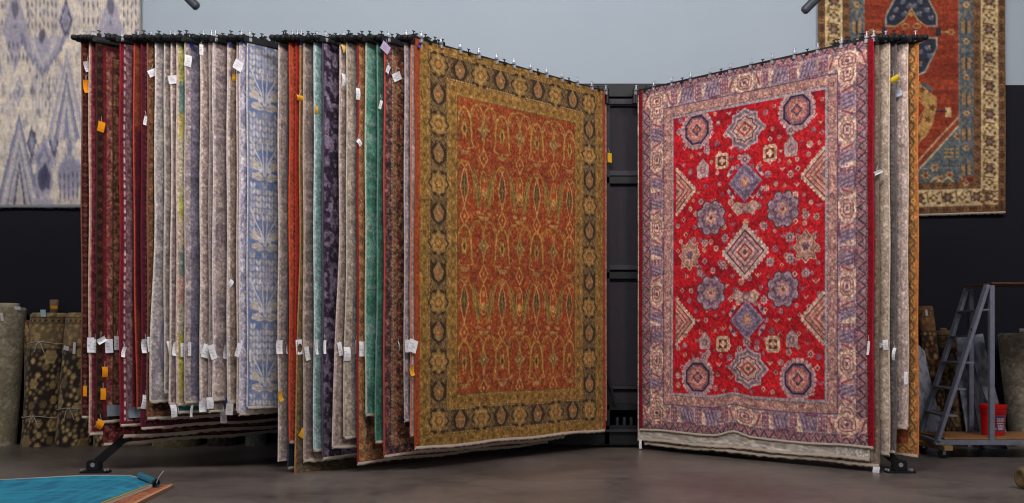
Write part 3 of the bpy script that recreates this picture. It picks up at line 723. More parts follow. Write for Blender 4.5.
def heriz_canvas(W, H, px0, py0):
    red, navy, cream, brown, blue, tan = K(156, 66, 42), K(52, 52, 66), K(212, 186, 140), K(120, 86, 60), K(98, 104, 106), K(184, 144, 92)
    cv = Cv(W, H, 0.0095, red)
    def P(x, y): return ((x - px0) / WS, (y - py0) / WS)
    d, sl = cv.edge(); ax = 911.5
    n = fbm(cv.U * 2, cv.V * 30, 4, 2); cv.a = mix(cv.a, K(132, 50, 34), sst(n, .45, .7) * .8)
    def both(pts, c):
        cv.poly([P(x, y) for x, y in pts], c); cv.poly([P(2 * ax - x, y) for x, y in pts], c)
    def bl(pts, w, c):
        cv.line([P(x, y) for x, y in pts], w, c); cv.line([P(2 * ax - x, y) for x, y in pts], w, c)
    for yc in (32,):
        both([(ax, -14), (925, -8), (937, 16), (937, 24), (930, 26), (ax, 24)], navy); both([(ax, 78), (925, 72), (937, 48), (937, 40), (930, 38), (ax, 40)], navy)
        bl([(ax, -14), (925, -8), (937, 16), (937, 26), (920, 26)], .02, K(160, 160, 150)); bl([(ax, 78), (925, 72), (937, 48), (937, 38), (920, 38)], .02, K(160, 160, 150))
        for (x, y) in ((920, 2), (927, 10), (931, 18), (919, 14), (920, 52), (928, 48), (930, 56), (920, 64), (914, 6), (915, 60)):
            for s in (-1, 1):
                p = P(ax + s * (x - ax), y); cv.ell(p[0], p[1], .035, .025, K(96, 108, 128), 1, rot=.6 * s); cv.ell(p[0] + .02, p[1] - .02, .012, .012, tan)
        both([(ax, 8), (918, 20), (928, 27), (928, 37), (918, 44), (ax, 56)], red); bl([(ax, 8), (918, 20), (928, 27)], .018, tan); bl([(ax, 56), (918, 44), (928, 37)], .018, tan)
        for s in (-1, 1): p = P(ax + s * 6, 26); cv.ell(p[0], p[1], .05, .035, tan); cv.ell(p[0], p[1], .03, .018, red)
        both([(ax, 12), (ax + 5, 13), (ax, 17)], tan)
        bl([(937, 32), (951, 32)], .02, tan); both([(936, 28), (941, 28), (941, 36), (936, 36)], navy)
        for s in (-1, 1): p = P(ax + s * 40, 32); cv.ell(p[0], p[1], .04, .035, tan, 1, pet=6, amp=.2); cv.ell(p[0], p[1], .018, .016, red)
    # hanging pendant
    both([(ax, 78), (920, 82), (929, 92), (937, 98), (937, 106), (933, 124), (927, 136), (918, 146), (ax, 152)], K(186, 142, 84))
    both([(ax, 92), (920, 98), (926, 108), (920, 124), (ax, 132)], K(150, 60, 38)); bl([(ax, 92), (926, 108), (ax, 132)], .016, tan)
    both([(920, 84), (930, 92), (934, 90), (924, 82)], K(88, 92, 96)); both([(945, 108), (951, 108), (951, 118), (945, 118)], K(214, 184, 132)); bl([(936, 112), (946, 112)], .02, navy)
    for (x, y) in ((918, 138), (928, 120), (932, 108), (922, 90)):
        for s in (-1, 1): p = P(ax + s * (x - ax), y); cv.ell(p[0], p[1], .03, .03, K(120, 70, 40), 1, pet=5, amp=.3)
    # blue spandrels with a stepped cream line
    both([(960, 122), (960, 189), (ax, 189), (ax, 176), (918, 168)], blue)
    bl([(960, 120), (940, 142), (926, 158), (ax, 176)], .06, K(150, 66, 46)); bl([(960, 116), (940, 138), (926, 154), (ax, 172)], .018, cream); bl([(960, 125), (942, 146), (928, 162), (ax, 180)], .018, cream)
    for x in (949, 960):
        bl([(x, 150), (x, 168)], .012, K(70, 50, 40))
        for y in (151, 155, 159): bl([(x - 4, y), (x + 4, y)], .022, tan)
    for (x, y) in ((935, 170), (926, 178), (940, 182), (958, 138), (964, 180), (950, 178)):
        for s in (-1, 1): p = P(ax + s * (x - ax), y); cv.ell(p[0], p[1], .045, .04, tan, 1, pet=6, amp=.3); cv.ell(p[0], p[1], .022, .02, K(150, 66, 46))
    bl([(930, 185), (936, 180), (942, 185), (948, 180), (954, 185)], .018, cream)
    # borders
    def B(a0, a1, kind, bg, fg, fg2, p, sd=5):
        m = (d >= a0) & (d < a1) & (cv.V > .05); cv.a[m] = band_pattern(kind, ((d - a0) / (a1 - a0))[m], sl[m], a1 - a0, bg, fg, fg2, p, sd)
    B(0, .085, 'rose', brown, K(150, 106, 66), K(84, 56, 40), .075)
    B(.085, .28, 'plain', cream, cream, cream, .1)
    B(.28, .365, 'dia', brown, K(146, 100, 64), K(84, 56, 40), .07)
    m = (np.minimum(cv.U, W - cv.U) >= .365) & (np.minimum(cv.U, W - cv.U) < .53) & (cv.V < H - .42)
    t = (np.minimum(cv.U, W - cv.U) - .365) / .165
    cv.a[m] = band_pattern('flo', t[m], cv.V[m], .165, blue, K(84, 94, 108), K(134, 120, 100), .21, 3)
    for vv in np.arange(.1, H - .5, .42):
        for s in (.447, W - .447):
            for q in (-1, 1): cv.rect(s + q * .03 - .018, s + q * .03 + .018, vv + .07, vv + .2, K(166, 132, 92))
            cv.ell(s, vv + .3, .035, .035, K(190, 150, 104), 1, pet=6, amp=.2); cv.ell(s, vv + .3, .015, .015, brown); cv.line([(s, vv + .08), (s, vv + .22)], .014, K(70, 44, 40))
    m = (d >= .525) & (d < .54) & (cv.V < H - .42); cv.a[m] = K(140, 140, 130)
    # cream border: rosettes and vines
    def rosb(u, v, k):
        if k % 2 == 0:
            cv.ell(u, v, .056, .056, K(96, 66, 46), 1, pet=6, amp=.2); cv.ell(u, v, .032, .032, K(116, 106, 106)); cv.ell(u, v, .015, .015, K(180, 110, 70))
        else:
            cv.ell(u, v, .04, .036, K(118, 82, 50), 1, pet=4, amp=.3); cv.ell(u, v, .02, .02, cream)
    c0 = .182
    L = np.arange(.1, H - .1, .165)[::-1]
    for k, vv in enumerate(H - c0 - .165 * np.arange(0, int(H / .165))):
        for s, uu in ((1, c0), (-1, W - c0)):
            rosb(uu, vv, k); cv.line([(uu - .05, vv + .04), (uu - .07, vv + .09), (uu + .05, vv + .11)], .016, K(120, 84, 54)); cv.ell(uu + .06, vv + .06, .016, .022, K(104, 76, 48)); cv.ell(uu - .065, vv + .12, .014, .02, K(130, 90, 54))
    for k in range(1, 12):
        uu = c0 + .165 * k; rosb(uu, H - c0, k); cv.line([(uu + .04, H - c0 - .05), (uu + .09, H - c0 - .07), (uu + .11, H - c0 + .05)], .016, K(120, 84, 54)); cv.ell(uu + .06, H - c0 + .06, .022, .016, K(104, 76, 48))
    n = fbm(cv.U / .025, cv.V / .025, 91, 2); cv.a = mix(cv.a, cv.a * .76, sst(n, .5, .62) * .5)
    cv.abrash(.12, 3, .3)
    return cv

# ------------------------------------------------------------------ the setting
def build_setting():
    # floor
    m, nt, b = new_mat('polished_concrete')
    tc = nt.nodes.new('ShaderNodeTexCoord'); L = nt.links.new
    n1 = nt.nodes.new('ShaderNodeTexNoise'); n1.inputs['Scale'].default_value = 0.9; n1.inputs['Detail'].default_value = 7; n1.inputs['Roughness'].default_value = 0.62
    n2 = nt.nodes.new('ShaderNodeTexNoise'); n2.inputs['Scale'].default_value = 9; n2.inputs['Detail'].default_value = 5
    n3 = nt.nodes.new('ShaderNodeTexNoise'); n3.inputs['Scale'].default_value = 0.5; n3.inputs['Detail'].default_value = 2
    cr = nt.nodes.new('ShaderNodeValToRGB'); e = cr.color_ramp.elements
    e[0].position = .3; e[1].position = .72
    e[0].color = (*lin(rgb(58, 55, 55)), 1); e[1].color = (*lin(rgb(126, 118, 114)), 1)
    mxn = nt.nodes.new('ShaderNodeMix'); mxn.data_type = 'FLOAT'; mxn.inputs['Factor'].default_value = .3
    L(tc.outputs['Object'], n1.inputs['Vector']); L(tc.outputs['Object'], n2.inputs['Vector']); L(tc.outputs['Object'], n3.inputs['Vector'])
    L(n1.outputs['Fac'], mxn.inputs['A']); L(n2.outputs['Fac'], mxn.inputs['B']); L(mxn.outputs['Result'], cr.inputs['Fac'])
    warm = nt.nodes.new('ShaderNodeMix'); warm.data_type = 'RGBA'; warm.blend_type = 'MULTIPLY'
    warm.inputs['B'].default_value = (1.06, 0.96, 0.9, 1)
    L(n3.outputs['Fac'], warm.inputs['Factor']); L(cr.outputs['Color'], warm.inputs['A']); L(warm.outputs['Result'], b.inputs['Base Color'])
    rr = nt.nodes.new('ShaderNodeMapRange'); rr.inputs['To Min'].default_value = .25; rr.inputs['To Max'].default_value = .45
    L(n1.outputs['Fac'], rr.inputs['Value']); L(rr.outputs['Result'], b.inputs['Roughness']); b.inputs['Specular IOR Level'].default_value = .45
    bp = nt.nodes.new('ShaderNodeBump'); bp.inputs['Strength'].default_value = .08; L(n2.outputs['Fac'], bp.inputs['Height']); L(bp.outputs['Normal'], b.inputs['Normal'])
    bm = bmesh.new(); box(bm, (0, 4.5, -.05), (22, 16, .1)); tag(from_bm('floor', bm, m), kind='structure')
    # back wall: pale paint over a near-black lower wall
    m, nt, b = new_mat('two_tone_wall_paint')
    tc = nt.nodes.new('ShaderNodeTexCoord'); sp = nt.nodes.new('ShaderNodeSeparateXYZ'); gt = nt.nodes.new('ShaderNodeMath'); gt.operation = 'GREATER_THAN'
    gt.inputs[1].default_value = CAMZ + (HY - 85) / FP * WALLY
    n1 = nt.nodes.new('ShaderNodeTexNoise'); n1.inputs['Scale'].default_value = 1.2; n1.inputs['Detail'].default_value = 3
    cr = nt.nodes.new('ShaderNodeValToRGB'); e = cr.color_ramp.elements
    e[0].color = (*lin(rgb(172, 184, 195)), 1); e[1].color = (*lin(rgb(180, 190, 201)), 1)
    mx = nt.nodes.new('ShaderNodeMix'); mx.data_type = 'RGBA'; mx.inputs['A'].default_value = (*lin(rgb(30, 29, 38)), 1)
    L = nt.links.new
    L(tc.outputs['Object'], sp.inputs[0]); L(sp.outputs['Z'], gt.inputs[0]); L(tc.outputs['Object'], n1.inputs['Vector']); L(n1.outputs['Fac'], cr.inputs['Fac'])
    L(gt.outputs[0], mx.inputs['Factor']); L(cr.outputs['Color'], mx.inputs['B']); L(mx.outputs['Result'], b.inputs['Base Color'])
    b.inputs['Roughness'].default_value = .75; b.inputs['Specular IOR Level'].default_value = .2
    bm = bmesh.new(); box(bm, (0, WALLY + .1, 3.5), (22, .2, 7)); tag(from_bm('wall_back', bm, m), kind='structure')
    pale = flat_mat('pale_wall_paint', (190, 194, 200), .8, var=.03, scale=2)
    for nm, x in (('wall_left', -10.6), ('wall_right', 10.6)):
        bm = bmesh.new(); box(bm, (x, 4.5, 3.5), (.2, 15.2, 7)); tag(from_bm(nm, bm, pale), kind='structure')
    bm = bmesh.new(); box(bm, (0, 4.5, 7.05), (22, 16, .1)); tag(from_bm('ceiling', bm, pale), kind='structure')
build_setting()

# ------------------------------------------------------------------ rugs of the left rack
GL, GR = 'rugs hanging on the left rack', 'rugs hanging on the right rack'
def spec(bands, field, seed, **k):
    return lambda W, H: rug_canvas(W, H, bands, field, seed, **k)
def b(w, kind, bg, fg=(0, 0, 0), fg2=(0, 0, 0), p=.06): return (w, kind, bg, fg, fg2, p)

MAR = (112, 18, 34); DRED = (74, 10, 20)
FM = ('flo', (82, 14, 24), (58, 10, 18), (120, 60, 44))
LEFT = [
 # tip px, bottom px, width, start px (None = at tip), design, edge colour, label, extra
 (82, 416, 2.5, None, spec([b(.062, 'dia', (58, 16, 18), (120, 34, 36), (150, 90, 66), .045), b(.02, 'plain', (104, 18, 30)), b(.1, 'flo', (70, 18, 22), (130, 46, 40), (40, 12, 14))], FM, 1), (116, 70, 52),
  'dark maroon tribal rug hanging outermost at the far left end of the left rack', dict()),
 (89.5, 434, 2.5, None, spec([b(.012, 'plain', (200, 150, 128)), b(.055, 'flo', (148, 44, 64), (170, 74, 84), (116, 24, 44)), b(.09, 'dots', (56, 20, 18), (130, 60, 40), (90, 30, 26), .05)], FM, 2), (208, 168, 146),
  'raspberry red rug with a pale pink selvage, second from the left rack end', dict()),
 (93.5, 444, 2.6, 104, spec([b(.1, 'flo', (136, 44, 46), (176, 100, 84), (90, 24, 28)), b(.1, 'dia', (90, 20, 26), (150, 80, 60), (50, 12, 16))], FM, 3), (120, 40, 40),
  'long red rug with the lowest white hem of the dark red rugs', dict(fringe=.03)),
 (97, 421, 2.5, None, spec([b(.055, 'dia', (48, 24, 18), (92, 52, 34), (30, 14, 12), .05), b(.03, 'plain', (150, 26, 38)), b(.056, 'flo', (172, 88, 76), (150, 56, 56), (200, 130, 104)), b(.014, 'plain', (66, 30, 26)), b(.075, 'flo', (140, 92, 62), (96, 50, 36), (170, 120, 84)), b(.02, 'plain', (90, 20, 26)), b(.08, 'rose', (110, 20, 32), (150, 90, 70), (60, 16, 20), .08)], FM, 4), (70, 36, 26),
  'dark brown, red and tan striped border rug with a pale blue cloth hem label', dict(label=(114, 410.5))),
 (116, 436, 2.5, 124, spec([b(.1, 'flo', (110, 26, 32), (160, 90, 70), (70, 18, 22))], FM, 5), (110, 30, 34),
  'maroon rug mostly hidden behind the mauve striped rug, its white hem showing below', dict(fringe=.03)),
 (120.3, 424, 2.5, None, spec([b(.028, 'plain', (150, 26, 42)), b(.022, 'dash', (128, 50, 66), (196, 170, 168), (196, 170, 168), .075), b(.06, 'flo', (126, 84, 92), (150, 116, 112), (104, 60, 74)), b(.016, 'plain', (160, 36, 40)), b(.014, 'plain', (140, 20, 34)), b(.08, 'rose', (104, 18, 30), (140, 84, 68), (60, 14, 20), .08)], FM, 6), (150, 30, 44),
  'crimson rug with a mauve dashed stripe and a pale blue cloth hem label', dict(label=(135, 412))),
 (134.3, 407, 2.4, None, spec([b(.01, 'plain', (168, 60, 44))], ('stack', (158, 74, 40), (150, 64, 36), (84, 16, 32), (66, 12, 30), (74, 14, 26), (120, 46, 30), (110, 60, 36)), 7), (190, 70, 50),
  'short rug turning from rust orange at the top to deep maroon lower down, left rack', dict(flare=-.03)),
 (142, 427, 2.5, None, spec([b(.03, 'plain', (92, 22, 42)), b(.02, 'dash', (70, 12, 32), (130, 70, 80), (130, 70, 80), .05), b(.03, 'plain', (124, 18, 32))], FM, 8), (110, 24, 40),
  'plum red rug with thin pink lines beside the tan rug, left rack', dict()),
 (148, 418, 2.5, None, spec([b(.05, 'flo', (132, 84, 56), (96, 52, 36), (160, 108, 74)), b(.03, 'flo', (76, 50, 38), (110, 80, 58), (50, 30, 26))], ('flo', (90, 40, 30), (60, 20, 20), (130, 80, 60)), 9), (140, 88, 62),
  'tan and brown floral bordered rug, last red rug before the grey rugs', dict()),
 (155.5, 400, 2.2, None, spec([b(.01, 'plain', (206, 192, 184))], ('distress', (170, 158, 156), (142, 130, 140), (184, 170, 158)), 10, abr=.08), (222, 210, 200),
  'pale grey rug with faded purple diamonds, first of the grey rugs from the left', dict(flare=.05, diam=True)),
 (165, 392, 2.2, None, spec([b(.008, 'plain', (186, 170, 160))], ('distress', (146, 130, 124), (120, 106, 104), (166, 150, 138)), 11), (198, 184, 172),
  'grey brown distressed rug between two paler edges, second of the grey rugs', dict()),
 (171.8, 403, 2.2, None, spec([b(.01, 'plain', (206, 186, 178))], ('distress', (136, 112, 110), (112, 96, 98), (160, 140, 130)), 12), (222, 204, 190),
  'mauve brown worn rug just left of the yellow patched rug', dict(flare=.02)),
 (174.5, 411, 2.2, 179, spec([b(.03, 'plain', (40, 112, 110))], ('distress', (44, 120, 116), (30, 92, 94), (70, 140, 128)), 13), (210, 196, 176),
  'teal rug peeking out below the yellow patched rug', dict()),
 (177, 404, 2.2, None, spec([b(.014, 'plain', (214, 182, 170))], ('stack', (168, 164, 96), (176, 172, 80), (104, 136, 128), (190, 176, 90), (196, 184, 150), (206, 190, 160), (190, 186, 90), (206, 182, 150), (120, 132, 124), (196, 150, 130), (176, 160, 140), (176, 160, 60), (170, 156, 70), (176, 164, 90)), 14), (214, 188, 176),
  'patchwork faded rug in yellow, green, cream and teal among the grey rugs', dict()),
 (185.3, 402, 2.2, None, spec([b(.05, 'flo', (168, 150, 150), (150, 134, 138), (186, 168, 160))], ('distress', (124, 116, 136), (106, 100, 122), (146, 132, 142)), 15), (190, 172, 168),
  'slate lilac overdyed rug with a pinkish grey edge', dict()),
 (201, 399, 2.2, None, spec([b(.014, 'plain', (212, 194, 178)), b(.06, 'flo', (172, 148, 142), (150, 126, 122), (190, 166, 154))], ('distress', (140, 124, 124), (120, 108, 112), (164, 146, 138)), 16), (226, 208, 190),
  'pinkish taupe rug with a bright cream selvage, right of the slate lilac rug', dict()),
 (209.7, 410, 2.2, None, spec([b(.02, 'plain', (142, 126, 124))], ('distress', (132, 116, 116), (104, 90, 86), (150, 134, 126)), 17), (164, 148, 142),
  'narrow showing grey rug that hangs a little lower with an olive brown hem', dict()),
 (213.6, 399, 2.2, None, spec([b(.02, 'plain', (204, 184, 180))], ('distress', (176, 152, 144), (128, 110, 118), (190, 168, 156)), 18), (222, 204, 200),
  'dusty pink rug with purple grey worn blossoms and a wide pale edge', dict()),
 (227.8, 401, 2.2, None, spec([b(.018, 'plain', (206, 188, 184)), b(.07, 'flo', (146, 122, 108), (126, 106, 98), (160, 136, 118))], ('distress', (140, 120, 110), (120, 104, 98), (156, 138, 126)), 19), (216, 198, 190),
  'brown taupe rug left of the lavender flowered rug', dict()),
 (237.5, 411, 2.2, None, spec([b(.02, 'plain', (160, 142, 134))], ('distress', (150, 134, 128), (120, 104, 100), (164, 146, 138)), 20), (198, 180, 170),
  'thin showing taupe rug tucked against the lavender flowered rug', dict()),
 (240, 412.5, 2.3, None, spec([b(.008, 'plain', (206, 196, 206)), b(.09, 'big', (196, 188, 206), (160, 152, 184), (212, 204, 214))], ('big', ) + ((190, 184, 204), (150, 146, 180), (206, 200, 212)), 21) , (214, 202, 208),
  'lavender white rug with curling flower stems beside the blue tree rug', dict()),
 (247.8, 407, 2.3, None, tree_canvas, (206, 200, 206),
  'powder blue rug woven with rows of cream blossoming trees', dict(dense=.5)),
 (279, 462, 2.5, None, spec([b(.02, 'plain', (170, 152, 144))], ('distress', (138, 120, 112), (116, 98, 98), (150, 134, 124)), 23), (206, 190, 178),
  'long taupe grey rug right of the blue tree rug', dict(fringe=0)),
 (284.5, 467, 2.5, 288.5, spec([b(.05, 'plain', (30, 38, 58))], ('distress', (34, 40, 58), (24, 28, 44), (44, 50, 66)), 24), (60, 64, 76),
  'navy rug hidden behind the orange red rug, its grey hem near the floor', dict(fringe_col=None)),
 (290, 441, 2.5, None, spec([b(.042, 'plain', (188, 70, 38)), b(.026, 'chk', (60, 34, 34), (52, 34, 36), (196, 130, 96), .022), b(.04, 'plain', (140, 26, 24))], ('flo', (150, 30, 26), (110, 20, 20), (170, 60, 40)), 25), (196, 80, 46),
  'bright orange red rug with a thin dark beaded stripe', dict()),
 (296, 455, 2.5, None, spec([b(.05, 'plain', (150, 32, 28))], ('flo', (140, 30, 26), (110, 20, 20), (160, 60, 40)), 26), (166, 40, 34),
  'plain dark red rug close beside the orange red rug', dict()),
 (300.2, 474, 2.75, None, spec([b(.025, 'flo', (112, 88, 58), (98, 76, 50), (126, 100, 68))], ('distress', (92, 78, 58), (80, 68, 50), (106, 90, 68)), 27), (168, 124, 72),
  'longest rug, olive gold, its pale hem almost touching the floor', dict(flare=.05, fringe=.05)),
 (304, 460, 2.5, None, spec([b(.012, 'plain', (176, 152, 136))], ('distress', (124, 104, 100), (110, 96, 92), (168, 148, 134)), 28), (184, 162, 146),
  'smoky brown distressed rug with pale worn patches left of the teal strip', dict()),
 (314.8, 449, 2.4, None, spec([b(.014, 'plain', (164, 192, 190))], ('distress', (118, 152, 148), (98, 132, 128), (150, 170, 172)), 29), (186, 206, 204),
  'pale sea green plain rug beside the purple damask rug', dict()),
 (323.3, 457, 2.5, None, spec([b(.01, 'plain', (70, 52, 76))], ('damask', (46, 36, 54), (126, 108, 132), (96, 80, 104)), 30), (90, 74, 96),
  'deep purple damask rug with silvery mauve flowers', dict()),
 (340, 446, 2.4, None, spec([b(.014, 'plain', (190, 166, 160)), b(.05, 'flo', (150, 128, 118), (128, 108, 100), (166, 144, 130))], ('distress', (120, 104, 98), (104, 90, 86), (140, 122, 112)), 31), (200, 178, 172),
  'fawn brown rug flaring out at its hem right of the purple damask rug', dict(flare=.08)),
 (347.3, 436, 2.4, None, spec([b(.07, 'flo', (174, 156, 136), (150, 136, 124), (190, 170, 148))], ('distress', (152, 140, 132), (112, 112, 126), (176, 158, 144)), 32), (196, 180, 164),
  'stone beige rug with faint blue grey flowers and a yellow tag', dict(flare=.03)),
 (358, 462, 2.6, None, spec([b(.012, 'plain', (128, 30, 40)), b(.055, 'dia', (168, 112, 62), (110, 60, 34), (190, 136, 84), .06), b(.03, 'flo', (150, 110, 80), (90, 60, 60), (170, 130, 90))], ('flo', (120, 74, 44), (80, 50, 36), (170, 110, 60)), 33), (140, 34, 44),
  'amber and brown bordered rug with a red edge left of the green rugs', dict(flare=.0)),
 (366, 415, 2.2, None, spec([b(.008, 'plain', (150, 170, 150))], ('distress', (88, 150, 130), (52, 112, 92), (136, 148, 140)), 34), (176, 186, 168),
  'mottled jade green rug with grey worn areas', dict()),
 (378, 441, 2.3, None, spec([b(.014, 'plain', (60, 108, 92))], ('distress', (48, 98, 82), (40, 78, 66), (66, 112, 96)), 35), (96, 136, 118),
  'plain dark bottle green rug just right of the jade rug', dict(flare=.02)),
 (384.8, 455, 2.5, None, spec([b(.01, 'plain', (170, 64, 56)), b(.07, 'flo', (96, 54, 56), (150, 100, 88), (56, 40, 44)), b(.012, 'dash', (110, 70, 56), (206, 176, 120), (196, 160, 110), .03), b(.045, 'rose', (160, 120, 84), (48, 32, 34), (150, 70, 56), .1), b(.1, 'flo', (140, 60, 50), (176, 140, 90), (70, 40, 40))], ('flo', (130, 40, 40), (160, 120, 80), (60, 40, 44)), 36), (176, 70, 60),
  'red edged floral rug with a column of dark rosettes', dict()),
 (405.2, 420, 2.2, None, spec([b(.03, 'flo', (156, 138, 144), (140, 124, 132), (168, 152, 154))], ('distress', (140, 124, 128), (118, 106, 110), (156, 140, 140)), 37), (178, 162, 164),
  'lilac grey plain rug just left of the salmon edged rug', dict()),
 (411.3, 435, 2.83, None, spec([b(.007, 'plain', (180, 110, 88)), b(.05, 'plain', (178, 148, 140))], ('distress', (176, 150, 140), (160, 134, 124), (190, 164, 150)), 38), (180, 120, 100),
  'salmon edged beige rug directly behind the large gold bordered rug', dict(fringe=.02)),
]
for i, (tp, yb, W, st, fn, edge, label, ex) in enumerate(LEFT):
    pl = Plane(tp, 'left')
    start = 0.0 if st is None else pl.u_of(st)
    kw = {k: v for k, v in ex.items() if k in ('flare', 'dense', 'fringe')}
    if 'fringe_col' in ex: kw['fringe'] = 0.02
    if ex.get('diam'):
        base_fn = fn
        def fn(W, H, base_fn=base_fn):
            cv = base_fn(W, H)
            for vv in (1.35, 2.75, .3):
                for u in (.11, .4):
                    cv.poly([(u, vv - .3), (u + .05, vv), (u, vv + .3), (u - .05, vv)], K(122, 108, 138), .75); cv.poly([(u, vv - .16), (u + .025, vv), (u, vv + .16), (u - .025, vv)], K(184, 172, 168), .8)
            return cv
    rec = build_rug('left', tp, yb, fn, label, W=W, start=start, edge=edge, seed=100 + i, group=GL, wav=.0035, **kw)
    if 'label' in ex:
        o = add_tag(rec, *ex['label'], 13, 9.5, 0, (128, 138, 148), .016, 'cloth_label', False, i, False); o['label'] = 'pale blue cloth label'
FRONT_L = build_rug('left', 416, 447.5, front_left_canvas, 'large rust red rug with gold and black floral borders, front of the left rack', W=2.735, dense=9, edge=(150, 66, 34), seed=5,
                    group=GL, step=.0062, vstep=.0062, wav=.006, fringe=.03)
# ------------------------------------------------------------------ rugs of the right rack
RIGHT = [
 (917.5, 455, 2.6, None, spec([b(.014, 'plain', (196, 110, 50)), b(.075, 'vine', (190, 112, 52), (206, 150, 70), (92, 84, 56), .075), b(.05, 'plain', (150, 70, 38)), b(.1, 'flo', (146, 64, 36), (90, 60, 36), (190, 130, 60))], ('flo', (150, 66, 38), (110, 50, 32), (180, 120, 60)), 51), (206, 126, 60),
  'burnt orange rug with a golden vine border, outermost on the right rack', dict()),
 (907.5, 427, 2.3, None, spec([b(.02, 'plain', (206, 180, 168)), b(.035, 'flo', (200, 172, 162), (186, 156, 148), (214, 190, 178)), b(.008, 'plain', (150, 124, 116)), b(.04, 'flo', (202, 176, 166), (188, 160, 150), (214, 190, 178)), b(.008, 'plain', (160, 132, 122))], ('distress', (196, 172, 160), (180, 156, 146), (206, 184, 170)), 52), (214, 190, 176),
  'short pale blush rug with thin inner lines beside the burnt orange rug', dict()),
 (895.5, 451, 2.5, None, spec([b(.08, 'dots', (96, 88, 86), (74, 68, 70), (116, 106, 100), .02)], ('distress', (96, 88, 88), (76, 72, 84), (110, 102, 98)), 53), (110, 100, 96),
  'dark grey dotted rug between two pale rugs on the right rack', dict()),
 (889, 452, 2.5, None, spec([b(.1, 'plain', (190, 166, 146)), b(.09, 'vine', (186, 164, 144), (176, 150, 130), (150, 128, 112), .22)], ('distress', (180, 160, 142), (160, 140, 126), (196, 174, 154)), 54), (216, 196, 172),
  'cream beige rug with a faint winding vine line, right rack', dict(fringe=.035)),
 (878.5, 464, 2.72, None, spec([b(.05, 'flo', (126, 106, 92), (112, 94, 84), (140, 120, 104)), b(.03, 'plain', (150, 128, 112))], ('distress', (118, 102, 90), (102, 88, 80), (134, 116, 102)), 55), (128, 108, 94),
  'long brown grey rug directly behind the bright red rug, its hem lowest', dict(fringe=.03)),
 (875.6, 459, 2.70, 869.5, spec([b(.1, 'plain', (190, 180, 168))], ('distress', (190, 180, 166), (176, 166, 152), (200, 190, 176)), 56), (196, 186, 172),
  'ivory rug hidden behind the bright red rug, its pale hem showing below', dict(fringe=.03)),
]
for i, (tp, yb, W, st, fn, edge, label, ex) in enumerate(RIGHT):
    pl = Plane(tp, 'right'); start = 0.0 if st is None else pl.u_of(st)
    build_rug('right', tp, yb, fn, label, W=W, start=start, edge=edge, seed=200 + i, group=GR, wav=.0035, dense=.34, **ex)
FRONT_R = build_rug('right', 873, 447, front_right_canvas, 'bright red medallion rug with lavender borders, front of the right rack', W=2.715, dense=9, edge=(170, 20, 40), seed=9,
                    group=GR, step=.0058, vstep=.0058, wav=.006, fringe=.022, hem=.05)

